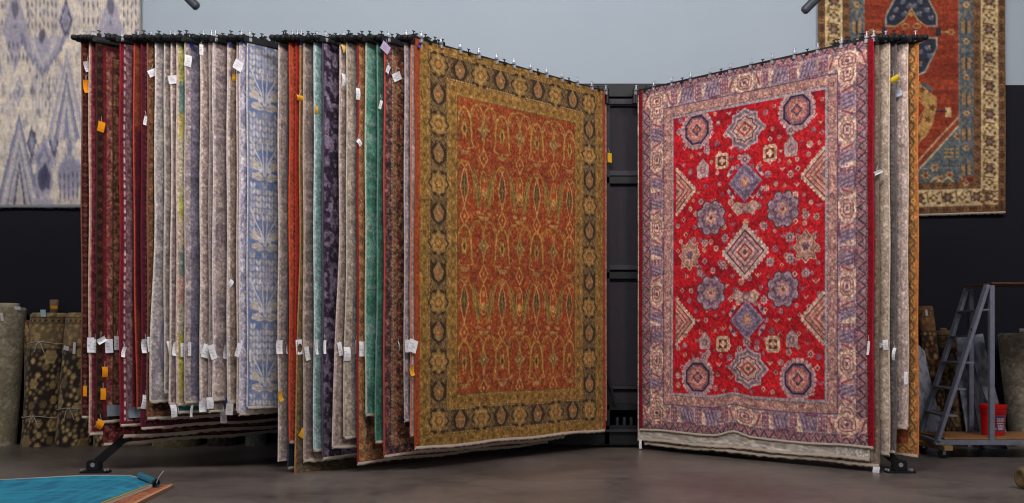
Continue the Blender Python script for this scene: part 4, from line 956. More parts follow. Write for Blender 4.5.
# ------------------------------------------------------------------ price tags
def rug_at(px, side):
    c = [r for r in ALL_RUGS if r['side'] == side and r['start'] < .03]
    if side == 'left': c = [r for r in c if r['tip'] <= px + 1.5]; return max(c, key=lambda r: r['tip'])
    c = [r for r in c if r['tip'] >= px - 1.5]; return min(c, key=lambda r: r['tip'])
Wt = (250, 248, 252); Or = (240, 150, 20); Ye = (236, 206, 110); Bl = (46, 60, 160)
for k, (x, y, w, h, rot, col) in enumerate([
 (89.5, 345, 6, 13, 0, Wt), (94, 346, 7, 12, -.1, Wt), (100, 340, 8, 5, .5, Wt), (108, 346, 6.5, 12, .05, Wt), (116.5, 343, 6, 12, 0, Wt), (122, 352, 3, 9, -.2, Wt),
 (144, 346, 7, 12, .05, Wt), (150, 344, 7, 13, .1, Wt), (170, 348, 6, 13, .2, Wt), (174.5, 349, 6, 12, -.1, Wt), (183, 350, 6.5, 12, 0, Wt), (188, 349, 3.5, 12, 0, Wt),
 (200, 349, 3, 8, 0, Wt), (205, 351, 7, 12, -.25, Wt), (211, 352, 6, 13, .3, Wt), (225.5, 352, 6, 12, -.12, Wt), (237, 350, 4.5, 12, -.3, Wt), (248.5, 356, 2.5, 10, 0, Wt),
 (278, 347, 6, 12, 0, Wt), (287, 347, 4, 12, -.15, Wt), (297.5, 347, 6, 13, .1, Wt), (306, 353.5, 5.5, 12, .2, Wt), (315, 347, 3, 13, 0, Wt), (323, 347, 2, 12, 0, Wt),
 (339, 349, 4, 12, .2, Wt), (346, 354, 6, 12, 0, Wt), (355, 347, 3, 12, 0, Wt), (361, 349, 6, 13, 0, Wt), (376, 347, 6, 13, 0, Wt), (383, 353, 3, 12, 0, Wt), (398, 347, 1.5, 10, 0, Wt),
 (405.5, 346, 4, 11, 0, Wt), (411, 346, 9, 11, -.3, Wt),
 (87, 67, 7, 9, .3, (206, 204, 216)), (85, 87, 5, 11, .15, Or), (100, 127, 6, 9, -.2, Or), (152, 73, 9, 6, .5, Wt), (144, 121, 3, 8, -.2, Wt), (172, 80, 10, 7, .25, Wt), (187, 61, 6, 10, -.1, Wt), (200, 50, 3.5, 9, 0, Wt),
 (236.5, 66, 8, 9, -.4, Wt), (234, 78, 5, 6, 0, (226, 160, 40)), (244.5, 43, 4.5, 8, -.2, Wt), (345, 48, 10, 7, .4, Ye), (343, 80, 4, 11, 0, Wt), (384, 48, 9, 8, -.5, (196, 178, 214)), (386, 70, 4, 7, -.4, Wt), (395.5, 77, 9, 7, .5, Wt),
 (299, 98, 7, 5, 0, (236, 164, 30)), (315, 110, 3, 7, 0, (220, 170, 50)), (357, 94, 4, 10, 0, Wt), (379, 105, 3, 8, -.3, Wt), (358, 143, 5, 6, .7, Wt), (230, 283, 4, 7, -.6, Wt),
 (104, 372, 5, 9, 0, Or), (102, 394, 4.5, 10, 0, Or), (84, 391, 3.5, 9, 0, Or), (99, 424, 6, 8, -.5, Or), (278.5, 396, 5, 9, .3, (230, 170, 50)), (301.5, 433, 6, 8, -.6, (236, 170, 40)), (410, 370.5, 5, 9, .2, (240, 170, 40)), (409, 411, 2.5, 5, 0, (230, 140, 40)),
 (173, 411, 5.5, 11, .1, Wt), (190, 411, 2.5, 10, -.1, Wt), (201, 406, 6.5, 10, 0, Wt), (209, 403, 7, 10, 0, (250, 248, 250)), (228, 409, 7, 10, -.1, (214, 208, 210)), (222, 417, 5.5, 10, 0, (150, 146, 150)),
 (190.5, 46, 3.5, 5, 0, Bl), (229.5, 45, 3, 4, 0, (80, 80, 160)), (241, 40, 5, 7, 0, (60, 84, 170)), (198.5, 398, 5, 4, 0, (110, 110, 200)), (225.5, 401, 3, 6, 0, (60, 84, 190)), (301, 43, 4, 4, 0, (70, 50, 150)), (418, 46, 3.5, 4, 0, (60, 70, 170)), (144, 402, 6, 12, -.2, Wt),
]):
    orange = col[2] < 120 and col[0] > 200; blue = col[2] > col[0] + 40
    o = add_tag(rug_at(x, 'left'), x, y, w, h, rot, col, .02 + .003 * (k % 3), 'clip_tag' if blue else ('sale_tag' if orange else 'price_tag'), not (orange or blue), k, not blue)
for k, (x, y, w, h, rot, col) in enumerate([(886.5, 345, 5, 9, -.1, Wt), (881, 345, 4, 4, .5, Wt), (894.5, 354, 3, 11, .1, Wt), (869.5, 348, 1.6, 12, .1, Wt), (907, 378, 2.5, 11, 0, Wt), (894.5, 79, 9, 5, -.35, (234, 200, 30)),
        (880, 173, 7, 3.5, -.3, Wt), (900, 93, 5, 7, -.3, (196, 196, 214)), (877, 472.5, 6, 10, 0, (226, 224, 232))]):
    orange = col[2] < 120
    add_tag(rug_at(min(x, 915), 'right'), x, y, w, h, rot, col, .02, 'sale_tag' if orange else 'price_tag', not orange, 90 + k)
LR = [r for r in ALL_RUGS if r['tip'] == 411.3][0]
add_tag(LR, 607.5, 158, 5, 8, 0, (236, 180, 30), .03, 'sale_tag', False, 3)
add_tag(ALL_RUGS[-2], 641.5, 444, 3, 8, 0, Wt, .02, 'price_tag', False, 4)

# ------------------------------------------------------------------ swing arms with clips
clip_me = None
def clip_mesh():
    bm = bmesh.new()
    box(bm, (0, 0, -.012), (.026, .04, .036), None, .003)               # jaw over the rug's edge
    box(bm, (0, 0, .024), (.03, .03, .02), None, .003)
    tube(bm, (0, 0, .03), (0, 0, .075), .006, .006, 8); tube(bm, (-.016, 0, .068), (.016, 0, .068), .0045, seg=8)
    me = bpy.data.meshes.new('clip'); bmesh.ops.recalc_face_normals(bm, faces=bm.faces); bm.to_mesh(me); bm.free(); me.materials.append(M_SILVER)
    bm = bmesh.new(); tube(bm, (0, 0, -.01), (0, 0, .045), .006, .006, 8); tube(bm, (-.016, 0, .042), (.016, 0, .042), .005, seg=8); box(bm, (0, 0, .0), (.03, .042, .03), None, .003)
    me2 = bpy.data.meshes.new('clip_screw'); bmesh.ops.recalc_face_normals(bm, faces=bm.faces); bm.to_mesh(me2); bm.free(); me2.materials.append(M_BLACK)
    return me, me2
CLIP, SCREW = clip_mesh()
def swing_arm(rec, label, group, front=False, ext=.0):
    pl = rec['pl']; L = 2.78
    root = empty('swing_arm', (pl.X0, TIPY, TOPZ), pl.ang); tag(root, label, 'rack arm', group)
    bm = bmesh.new(); bar(bm, (-.05 - ext, 0, -.008), (L, 0, -.008), .03, .058, .004); 
    if front:
        for v in bm.verts: v.co.y -= pl.f * .032; v.co.z -= .014
    from_bm('bar', bm, M_BLACK, root)
    bm = bmesh.new(); lathe(bm, [(.0, 0), (.02, .0), (.026, .008), (.026, .03), (.018, .045), (0, .05)], seg=12)
    for v in bm.verts: v.co = Vector((-.05 - ext - v.co.z, v.co.y, -.006 + v.co.x))
    from_bm('end_cap', bm, M_BLACK, root)
    step = .245 if front else .09
    n = 12 if front else 4
    for k in range(n):
        u = .06 + step * k if front else .03 + .12 * k + rnd.uniform(-.02, .02)
        if u > L: break
        me = CLIP if (front or (k == 0 and rnd.random() < .5)) else SCREW
        o = bpy.data.objects.new('clip', me); C.objects.link(o); o.parent = root; o.location = (u, 0, .0 if me is CLIP else (.0 if front else .03))
        if me is CLIP: o['label'] = 'silver clamp holding the top edge'
        if front and k % 2 == 0:
            o = bpy.data.objects.new('clip', SCREW); C.objects.link(o); o.parent = root; o.location = (u + .11, 0, -.005)
    bm = bmesh.new(); tube(bm, (L, 0, -.12), (L, 0, .04), .02, seg=14); from_bm('hinge', bm, M_BLACK, root)
for rec in ALL_RUGS:
    front = rec in (FRONT_L, FRONT_R)
    short = ' '.join(rec['label'].split()[:7]).rstrip(',')
    for w in (' at', ' with', ' and a', ' and', ' in', ' a', ' of', ' the', ' its', ' beside', ' from', ' between', ' mostly', ' behind', ' hidden', ' turning', ' that', ' showing', ' peeking', ' just', ' tucked', ' close', ' right', ' left', ' directly', ' hanging', ' first', ' second', ' last', ' out', ' below', ' flaring', ' almost'):
        pass
    swing_arm(rec, 'black steel arm carrying the ' + rec['label'].split(',')[0].replace('hanging ', '') if len(rec['label'].split(',')[0].split()) <= 11 else 'black steel arm carrying the ' + ' '.join(rec['label'].split(',')[0].split()[:11]),
              'swing arms of the %s rack' % rec['side'], front, 0.0)

# ------------------------------------------------------------------ rack frame between the two fans
FY = 11.55; FS = FP / FY
def fx(px): return (px - CX) / FS
def fz(py): return CAMZ + (HY - py) / FS
fr = empty('rack_frame', (1.23, FY, 0)); tag(fr, 'charcoal steel frame with cross rails standing between the two rug fans', 'rack frame')
def fbar(name, x0, x1, y0, y1, mat, dep=.06, dy=0):
    bm = bmesh.new(); X0, X1, Z0, Z1 = fx(x0), fx(x1), fz(y1), fz(y0)
    box(bm, ((X0 + X1) / 2 - 1.23, dy, (Z0 + Z1) / 2), (X1 - X0, dep, Z1 - Z0), None, .004); return from_bm(name, bm, mat, fr)
for x0, x1 in ((300, 306), (440, 446), (604, 609.5), (637.5, 643), (800, 806)): fbar('post', x0, x1, 90, 444, M_BLACK, .07)
fbar('top_beam', 300, 806, 85, 98, M_BLACK, .1, -.02)
hb = fbar('hole_rail', 300, 806, 100, 105, M_FRAME, .05, -.03)
bm = bmesh.new()
for k in range(24): tube(bm, (fx(560 + k * 5) - 1.23, -.062, fz(102.5)), (fx(560 + k * 5) - 1.23, -.05, fz(102.5)), .008, seg=8)
from_bm('bolt_row', bm, M_BLACK, fr)
for y0, y1 in ((105, 171), (184, 265), (279, 386), (390, 404)): fbar('panel', 306, 800, y0, y1, M_PANEL, .02, .03)
for y0, y1, m in ((171, 176, M_FRAME), (177, 184, M_BLACK), (265, 270, M_FRAME), (272, 279, M_BLACK), (386, 389, M_FRAME), (404, 410, M_BLACK), (425, 444, M_BLACK)): fbar('cross_rail', 306, 800, y0, y1, m, .07 if m is M_BLACK else .06, 0)
bb = fbar('base_beam', 300, 806, 429, 431.5, M_FRAME, .1, -.03)
for px in (617, 624, 631):
    bm = bmesh.new(); tube(bm, (fx(px) - 1.23, -.02, fz(425)), (fx(px) - 1.23, -.02, fz(417)), .018, seg=10); tube(bm, (fx(px) - 1.23, -.05, fz(420)), (fx(px) - 1.23, -.02, fz(420)), .012, seg=8); from_bm('anchor_bolt', bm, M_FRAME, fr)
# knee brace beside the gold rug's rear edge
bm = bmesh.new(); bar(bm, (fx(600) - 1.23 - .0, -.10, fz(352)), (fx(615) - 1.23, -.06, fz(404)), .03, .07, .004); from_bm('knee_brace', bm, M_BLACK, fr)

# ------------------------------------------------------------------ floor feet with struts
def foot(px, side, label, mid_px):
    X = (px - CX) / FP * TIPY; sgn = 1 if side == 'left' else -1
    root = empty('anchor_bracket', (X, TIPY, 0)); tag(root, label, 'floor bracket', 'floor brackets of the rug racks')
    bm = bmesh.new(); box(bm, (0.01, 0, .010), (.25, .11, .018), None, .004); from_bm('foot_plate', bm, M_BLACK, root)
    bm = bmesh.new()
    for s in (-1, 1): box(bm, (0, s * .036, .065), (.115, .016, .10), None, .012)
    from_bm('bracket', bm, M_BLACK, root)
    bm = bmesh.new(); tube(bm, (0, -.05, .075), (0, .05, .075), .02, seg=16); from_bm('pivot_bolt', bm, M_SILVER, root)
    for s in (-1, 1):
        bm = bmesh.new(); tube(bm, (s * .105, -.03, .018), (s * .105, -.03, .04), .010, seg=6); tube(bm, (s * .105, .03, .018), (s * .105, .03, .036), .012, seg=6); from_bm('plate_bolt', bm, M_SILVER, root)
    bm = bmesh.new(); d = Vector((DX * sgn, DY, 0)); L = 2.2
    bar(bm, (0, 0, .075), tuple(Vector((0, 0, .075)) + d * L + Vector((0, 0, 1.7))), .022, .075, .003); from_bm('strut', bm, M_BLACK, root)
foot(94.6, 'left', 'black steel floor bracket with slanting strut under the red rugs at the left', 0)
foot(899, 'right', 'black steel floor bracket with slanting strut beside the burnt orange rug', 0)

# ------------------------------------------------------------------ rugs hung flat on the back wall
def wall_rug(name, px0, px1, py1, top, cvf, label, tilt=0.0, fr_col=None, res=.0105):
    X0, X1 = (px0 - CX) / WS, (px1 - CX) / WS; zb = CAMZ + (HY - py1) / WS; W, H = X1 - X0, top - zb
    py0 = HY - (top - CAMZ) * WS
    cv = cvf(W, H, px0, py0)
    us = np.linspace(0, W, int(W / res)); vs = np.linspace(0, H, int(H / res)); U, V = np.meshgrid(us, vs)
    y = -.012 * np.sin(U * 3 + 1) * V / H - .006 * np.sin(V * 3)
    def surf(U, V, off): return np.stack([U, -.012 * np.sin(U * 3 + 1) * V / H - .006 * np.sin(V * 3) - off, H - V + tilt * U * sst(V / H, .6, 1)], -1)
    root = grid_mesh(name, surf(U, V, .006), cv.sample(U, V), SILK); root.location = (X0, WY, zb); tag(root, label, 'rug', 'rugs hung flat on the back wall')
    ub, vb = np.linspace(0, W, 40), np.linspace(0, H, 40); Ub, Vb = np.meshgrid(ub, vb)
    grid_mesh('backing', surf(Ub, Vb, -.006), np.ones(Ub.shape + (3,)) * K(120, 105, 90), WOOL, root, flip=True)
    uf = np.linspace(0, W, 120); bb = surf(uf, np.full_like(uf, H), 0); ln = .02 + .012 * np.random.RandomState(1).rand(120)
    rows = [bb + np.array([0, -.01, .004]), bb + np.stack([0 * ln, -.012 + 0 * ln, -ln], -1), bb + np.array([0, .006, .004])]
    grid_mesh('fringe', np.stack(rows, 0), None, M_COTTON if fr_col is None else fr_col, root)
    # hanging rail at the top
    bm = bmesh.new(); bar(bm, (0, .0, H + .01), (W, .0, H + .01), .03, .04, .004); from_bm('hanging_rail', bm, M_BLACK, root)
wall_rug('wall_rug', -72, 141, 206, 6.3, ikat_canvas, 'cream and lavender blue ikat rug hung on the back wall at the upper left', 0, M_CLOTH)
wall_rug('wall_rug', 818, 1005, 217, 6.3, heriz_canvas, 'rust red medallion rug with cream border hung on the back wall at the upper right', .028)

# ------------------------------------------------------------------ rolled rugs
def floral_roll(seed, bg, cols, light_top=0.0):
    def f(W, H):
        cv = Cv(W, H, .012, K(*bg)); r2 = random.Random(seed); pts = []
        for k in range(2600):
            R = r2.choice([.075, .05, .04, .03, .022, .022, .016]); u, v = r2.uniform(0, W), r2.uniform(.02, H)
            if any((u - a) ** 2 + ((v - c)) ** 2 < (R + q + .006) ** 2 for a, c, q in pts): continue
            pts.append((u, v, R)); c1 = K(*r2.choice(cols)); c2 = K(*r2.choice(cols)) * .7
            cv.ell(u, v, R, R * 1.15, c1, 1, pet=6, amp=.12)
            if R > .03: cv.ell(u, v, R * .66, R * .76, c2, 1); cv.ell(u, v, R * .45, R * .5, c1 * .9, 1, pet=6, amp=.2)
        if light_top:
            cv.a = mix(cv.a, K(*cols[0]) * .95, np.clip((light_top - cv.V) / .02, 0, 1) * .55)
            cv.rect(0, W, .05, .13, K(*bg)); cv.rect(0, W, .065, .115, K(*cols[0]) * .8)
            for k in range(int(W / .07)): cv.rect(k * .07, k * .07 + .035, .075, .105, K(*bg))
            cv.rect(0, W, light_top - .02, light_top, K(*bg), .7)
        cv.abrash(.1, seed, .2); return cv
    return f
def plain_roll(seed, a, bb, c):
    def f(W, H):
        cv = rug_canvas(W, H, [], ('distress', a, bb, c), seed, r=.012)
        for k in range(14):
            u, v = rnd.uniform(0, W), rnd.uniform(.1, H); cv.ell(u, v, .07, .1, K(*bb), .5, pet=6, amp=.15); cv.ell(u, v, .035, .05, K(*a), .5)
        cv.rect(0, W, .55, .57, K(*bb), .5); return cv
    return f
def rolled(name, label, base, r, h, lean, cvf, core=None, group='rolled rugs standing along the back wall', ties=(), cat='rolled rug', tagm=None, squash=1.0):
    cv = cvf(2 * math.pi * r, h); cv.a = np.clip(cv.a * (1.42 if 'floral' in label else 1.22), 0, 1)
    nA, nH = 80, int(h / .014); a = np.linspace(0, 2 * math.pi, nA); v = np.linspace(0, h, nH)
    A, V = np.meshgrid(a, v)
    ang = A + math.pi * .9
    R = r * (1 - .07 * A / (2 * math.pi)) * (1 + .02 * np.sin(V * 3 + A))
    rnd_top = np.clip((.03 - V) / .03, 0, 1); R = R * (1 - .12 * rnd_top ** 2)
    t = 1 - V / h
    P = np.stack([R * np.cos(ang) + lean[0] * t, R * np.sin(ang) * squash + lean[1] * t, h - V], -1)
    root = grid_mesh(name, P, cv.sample(A * r, V), WOOL, None, flip=True); root.location = base; tag(root, label, cat, group)
    # coiled end
    nr = 22; s = np.linspace(1, .05, nr); Rr = r * .88 * (1 - .07 * a / (2 * math.pi))
    Pt = np.stack([np.outer(s, Rr * np.cos(a + math.pi * .9)) + lean[0], np.outer(s, Rr * np.sin(a + math.pi * .9)) * squash + lean[1], np.full((nr, nA), h) - .002 - .012 * (np.sin((s[:, None] * 9 - a[None] / (2 * math.pi)) * 2 * math.pi) > .3)], -1)
    lum = .55 + .45 * (np.sin((s[:, None] * 9 - a[None] / (2 * math.pi)) * 2 * math.pi) > .0)
    base_c = cv.a.reshape(-1, 3).mean(0) * 1.05
    grid_mesh('coiled_end', Pt, lum[..., None] * base_c, WOOL, root, flip=True)
    if core:
        dx, rr, hh = core
        bm = bmesh.new(); lathe(bm, [(rr, 0), (rr, hh - .01), (rr * .9, hh), (rr * .55, hh), (rr * .5, hh - .03)], (lean[0] + dx, lean[1], h - .02), 28)
        o = from_bm('core', bm, flat_mat('roll_core', tuple(int(q * 255) for q in np.clip(base_c * 1.15, 0, 1)), .9, scale=60), root, True)
    for tv in ties:
        bm = bmesh.new(); pts = []
        for k in range(33):
            q = 2 * math.pi * k / 32; tt = tv / h; pts.append((r * 1.03 * math.cos(q) + lean[0] * tt, r * 1.03 * math.sin(q) * squash + lean[1] * tt, tv + .012 * math.sin(3 * q)))
        pathtube(bm, pts, .004)
        q = pts[24]; pathtube(bm, [q, (q[0] + .03, q[1] - .012, q[2] - .05), (q[0] + .06, q[1] - .01, q[2] - .13)], .004); pathtube(bm, [q, (q[0] - .03, q[1] - .012, q[2] - .03), (q[0] - .05, q[1] - .008, q[2] - .11)], .004)
        from_bm('tie_string', bm, M_STRING, root)
    for (dx, dz, w_, h_, col, rt) in tagm or ():
        nx, ny = 4, 5; A2, B2 = np.meshgrid(np.linspace(-.5, .5, nx), np.linspace(.5, -.5, ny)); x = A2 * w_; z = B2 * h_
        xx, zz = x * math.cos(rt) - z * math.sin(rt), x * math.sin(rt) + z * math.cos(rt); tt = dz / h
        yf = -math.sqrt(max(.0, (r * 1.02) ** 2 - min(abs(dx), r) ** 2)) - .012
        P2 = np.stack([dx + xx + lean[0] * tt, np.full_like(xx, yf) + lean[1] * tt - .01 * B2, dz + zz], -1)
        grid_mesh('price_tag', P2, np.ones(P2.shape) * K(*col), PAPER, root, flip=False)
    return root
RS = FP / 11.85
def RX(px): return (px - CX) / RS
FC = [(132, 112, 78), (112, 94, 64), (96, 80, 58), (146, 122, 84)]
rolled('rolled_rug', 'pale sage beige rolled rug standing at the far left edge by the dark wall', (RX(-2), 11.84, 0), .2, 1.56, (RX(7.5) - RX(-2), .05), plain_roll(5, (122, 114, 92), (104, 96, 78), (140, 130, 106)), (-.0, .11, .07), ties=(), tagm=[(.16, 1.55, .07, .04, (206, 214, 224), -.1), (.03, 1.45, .035, .09, (210, 206, 204), .1)])
rolled('rolled_rug', 'black and tan floral rolled rug with a cardboard core and blue tag on top', (RX(40), 11.84, 0), .203, 1.5, (RX(48.5) - RX(40), .05), floral_roll(3, (38, 31, 27), FC, .42), (.05, .05, .17), ties=(.33, 1.16), tagm=[(.02, 1.49, .06, .08, (170, 200, 214), 0), (.12, 1.56, .08, .035, (226, 150, 40), 0)])
rolled('rolled_rug', 'black and tan floral rolled rug half hidden behind the outermost maroon rug', (RX(74), 11.84, 0), .203, 1.5, (RX(84) - RX(74), .05), floral_roll(8, (38, 31, 27), FC, .4), None, ties=(.42,), tagm=[(-.1, 1.1, .06, .05, (220, 216, 214), -.3), (.0, 1.1, .03, .13, (220, 216, 214), -.1)])
rolled('rolled_rug', 'black floral rolled rug whose foot shows below the raspberry red rug', (RX(111), 11.84, 0), .19, 1.4, (.04, .05), floral_roll(18, (34, 28, 25), FC, 0))
rolled('rolled_rug', 'narrow tan rolled rug wedged between the sage roll and the floral roll', (RX(26.5), 12.0 - .04, 0), .07, 1.42, (.0, .0), floral_roll(28, (70, 56, 40), FC, 0))
rolled('rolled_rug', 'olive tan rolled rug whose foot shows under the hems left of centre', (RX(178), 11.8, 0), .27, 1.2, (.02, .03), plain_roll(15, (86, 76, 50), (70, 62, 44), (100, 90, 62)))
rolled('rolled_rug', 'brown rolled rug whose foot shows just left of the olive roll', (RX(142), 11.84, 0), .14, 1.3, (.02, .03), plain_roll(16, (80, 66, 50), (60, 50, 40), (96, 80, 60)))
rolled('rolled_rug', 'dark rolled rug whose foot shows between the olive and grey rolls', (RX(222), 11.84, 0), .16, 1.3, (.02, .03), floral_roll(17, (30, 26, 26), [(70, 58, 46), (60, 50, 42)], 0))
rolled('rolled_rug', 'pale grey rolled rug whose foot shows beneath the blue tree rug', (RX(256), 11.84, 0), .12, 1.3, (.02, .03), plain_roll(19, (112, 110, 104), (92, 90, 88), (126, 122, 116)))
# right side
rolled('rolled_rug', 'slim brown floral rolled rug standing just right of the burnt orange hanging rug', (RX(943), 11.84, 0), .088, 1.58, (RX(928) - RX(943), .1), floral_roll(21, (44, 34, 28), [(120, 84, 54), (104, 82, 56), (92, 56, 40), (132, 106, 72)], .3), None, tagm=[(-.03, 1.5, .03, .07, (200, 190, 180), .2)])
rolled('rolled_rug', 'shorter dark floral rolled rug seen through the ladder treads', (RX(959), 11.84, 0), .105, 1.3, (RX(949) - RX(959), .1), floral_roll(22, (36, 29, 26), [(104, 84, 58), (90, 66, 48), (76, 58, 44)], .22), (-.03, .04, .05))
rolled('rolled_rug', 'thick stone beige rolled rug standing behind the red bucket at the right edge', (RX(1032), 11.72, 0), .285, 1.27, (RX(1021) - RX(1032), .04), plain_roll(24, (128, 118, 100), (106, 98, 86), (144, 132, 112)), (-.0, .06, .07))
# folded grey rugs leaning on the wall
def leaning(name, label, pts_top, pts_bot, z_top, y_top, y_bot, colr, folds, seed, ridge=.05, thick=.02, edgec=(120, 118, 120)):
    n, m_ = 60, 70; s = np.linspace(0, 1, n); t = np.linspace(0, 1, m_); S, T = np.meshgrid(s, t)
    xl = pts_top[0] + (pts_bot[0] - pts_top[0]) * T ** .8; xr = pts_top[1] + (pts_bot[1] - pts_top[1]) * T ** 1.2
    X = RX(xl + (xr - xl) * S); zt = z_top[0] + (z_top[1] - z_top[0]) * S
    Z = zt * (1 - T) + .004; Y = y_top + (y_bot - y_top) * T - ridge * np.sin(S * math.pi * folds + T * 2.2) * (.3 + .7 * T) ** 1.0
    q = fbm(S * 8, T * 20, seed, 3); cc = 1.42 * mix(np.ones(S.shape + (3,)) * K(*colr), K(*colr) * .72, sst(q, .4, .7))
    o = grid_mesh(name, np.stack([X, Y, Z], -1), cc, WOOL); tag(o, label, 'rug', 'grey rugs leaning on the right wall section')
    grid_mesh('backing', np.stack([X, Y + thick, Z], -1), cc * .7, WOOL, o, flip=True)
    e = np.stack([np.stack([X[:, -1], Y[:, -1] + thick * k, Z[:, -1]], -1) for k in (-.2, .4, 1.1)], 1); grid_mesh('edge_binding', e, np.ones(e.shape) * K(*edgec), WOOL, o)
leaning('leaning_rug', 'pale grey folded rug slumped beside the burnt orange hanging rug', (905, 921), (903, 937), (1.22, 1.06), 11.72, 11.5, (112, 114, 124), 1.3, 4, .06)
leaning('leaning_rug', 'blue grey rug leaning on the wall behind the ladder post', (952, 985), (958, 1003), (1.22, 1.26), 11.9, 11.62, (98, 102, 110), 1.0, 5, .05)
leaning('leaning_rug', 'dark slate rug folded in front of the blue grey rug behind the ladder', (956, 966), (962, 987), (1.08, .98), 11.66, 11.4, (52, 52, 60), 1.6, 6, .06, .02, (130, 124, 118))
# loose roll on the floor at the right edge
def floor_roll():
    bm = bmesh.new(); seg = 40; prof = [(0, .02), (.045, .012), (.05, 0), (.075, .006), (.086, .03), (.09, .08), (.09, 1.5), (.0, 1.5)]
    lathe(bm, [(max(r, .0008), z) for r, z in prof], seg=seg)
    for v in bm.verts: v.co = Vector((v.co.z, v.co.y * .98, v.co.x + .09))
    o = from_bm('rolled_rug', bm, flat_mat('olive_gold_pile', (104, 86, 54), .9, var=.25, scale=30), None, True)
    o.location = (4.04, 8.32, 0.0); o.rotation_euler = (0, 0, .12); tag(o, 'small olive gold rolled rug lying on the floor at the right edge', 'rolled rug')
    P = np.array([[[.03, -.06, .2], [.13, -.06, .2]], [[.03, -.10, .185], [.13, -.10, .185]]]); grid_mesh('price_tag', P, np.ones(P.shape) * K(*Wt), PAPER, o)
floor_roll()

# ------------------------------------------------------------------ rugs lying on the floor at the lower left
def floor_rug(name, label, back, front, z, cvf, thick, cat='rug', binding=(200, 190, 176), lip=0.0):
    def pl(pts, n):
        p = np.asarray(pts, float); dd = np.r_[0, np.cumsum(np.hypot(*np.diff(p, axis=0).T))]; q = np.linspace(0, dd[-1], n)
        return np.stack([np.interp(q, dd, p[:, 0]), np.interp(q, dd, p[:, 1])], -1)
    n, m_ = 260, 200; B_, F_ = pl(back, n), pl(front, n); t = np.linspace(0, 1, m_)[:, None, None]
    XY = B_[None] * (1 - t) + F_[None] * t
    S, T = np.meshgrid(np.linspace(0, 1, n), np.linspace(0, 1, m_))
    Z = z + .004 * np.sin(S * 19) * np.exp(-T * 14) + lip * np.exp(-T * 22) * (.6 + .4 * np.sin(S * 12))
    P = np.concatenate([XY, Z[..., None]], -1); o = grid_mesh(name, P, cvf(S, T), WOOL); tag(o, label, cat, 'rugs stacked flat on the floor')
    # side walls as an edge binding all round
    loop = np.concatenate([P[0], P[1:, -1], P[-1, ::-1][1:], P[::-1, 0][1:]]); low = loop.copy(); low[:, 2] = np.maximum(z - thick, .001)
    ebc = np.ones((2, len(loop), 3)) * K(*binding); grid_mesh('edge_binding', np.stack([loop, low], 0), ebc, WOOL, o)
    return o, P
def teal_c(S, T):
    c = np.ones(S.shape + (3,)) * K(14, 128, 158); n = fbm(S * 60, T * 8, 3, 3); m = fbm(S * 5, T * 40, 9, 3)
    c = mix(c, K(6, 104, 138), sst(n, .45, .65)); c = mix(c, K(34, 148, 172), sst(m, .52, .7) * .7)
    c = np.where((S > .983)[..., None], K(30, 30, 28), c); c = np.where(((S > .987) & (S < .9945))[..., None], K(196, 168, 50), c); c = np.where((T < .008)[..., None], K(190, 182, 170), c); return c
def rust_c(S, T):
    c = np.ones(S.shape + (3,)) * K(168, 106, 66); n = fbm(S * 160, T * 60, 3, 2); c = mix(c, K(140, 70, 46), sst(n, .5, .6)); c = np.where((S > .992)[..., None], K(196, 140, 96), c); return c
floor_rug('floor_rug', 'rust brown rug lying flat beneath the teal rug on the floor', [(-6.0, 8.0), (-2.72, 8.40)], [(-6.0, 5.8), (-2.62, 6.2)], .026, rust_c, .024, binding=(120, 84, 60))
tr, TP = floor_rug('floor_rug', 'bright teal rug with a pale back edge lying on the floor at lower left', [(-6.0, 8.05), (-4.13, 8.46), (-3.2, 8.74), (-3.02, 8.58), (-2.83, 8.25)], [(-6.0, 5.9), (-4.13, 6.0), (-3.1, 6.1), (-3.0, 6.15), (-2.86, 6.2)], .05, teal_c, .022, lip=.018)
bm = bmesh.new()
a0, a1 = Vector((-3.05, 8.58, .066)), Vector((-2.80, 8.22, .06)); ax = (a1 - a0).normalized(); sd = ax.cross(Vector((0, 0, 1))).normalized()
rows = []
for k in range(46):
    th = k / 45 * 4.6 * math.pi; r = .036 - .02 * k / 45
    rows.append([a0 + sd * r * math.cos(th) + Vector((0, 0, r * math.sin(th))), a1 + sd * r * math.cos(th) + Vector((0, 0, r * math.sin(th)))])
P = np.array([[list(p) for p in r] for r in rows]); o = grid_mesh('rolled_corner', P, np.ones(P.shape) * K(20, 104, 124), WOOL, tr)
bm = bmesh.new(); pathtube(bm, [tuple(a1), (a1.x + .02, a1.y, .11), (a1.x + .05, a1.y + .02, .155)], .003); from_bm('tie_string', bm, M_STRING, tr)

# ------------------------------------------------------------------ rolling ladder cart
cart = empty('ladder_cart', (4.8, 10.5, 0)); tag(cart, 'grey steel rolling ladder cart with plywood deck standing at the right', 'ladder cart')
O = Vector((4.8, 10.5, 0)); OFF = Vector((.10, .70, 0))
def cpart(name, fn, mat): bm = bmesh.new(); fn(bm); return from_bm(name, bm, mat, cart)
lo, hi = Vector((-.525, 0, .175)), Vector((-.02, 0, 1.745))
for o_ in (Vector((0, 0, 0)), OFF):
    cpart('stringer', lambda bm: bar(bm, lo + o_, hi + o_, .035, .085, .004), M_STEEL)
    cpart('post', lambda bm: bar(bm, Vector((.02, 0, .175)) + o_, Vector((.02, 0, 1.74)) + o_, .05, .055, .004), M_STEEL)
    cpart('side_rail', lambda bm: bar(bm, Vector((-.55, 0, .160)) + o_, Vector((1.6, 0, .160)) + o_, .05, .05, .004), M_STEEL)
for t in (.16, .33, .5, .67, .84):
    p = hi.lerp(lo, t)
    cpart('tread', lambda bm: (bar(bm, p + Vector((.05, 0, -.0)), p + OFF + Vector((.05, 0, 0)), .15, .018, .003)), M_STEEL)
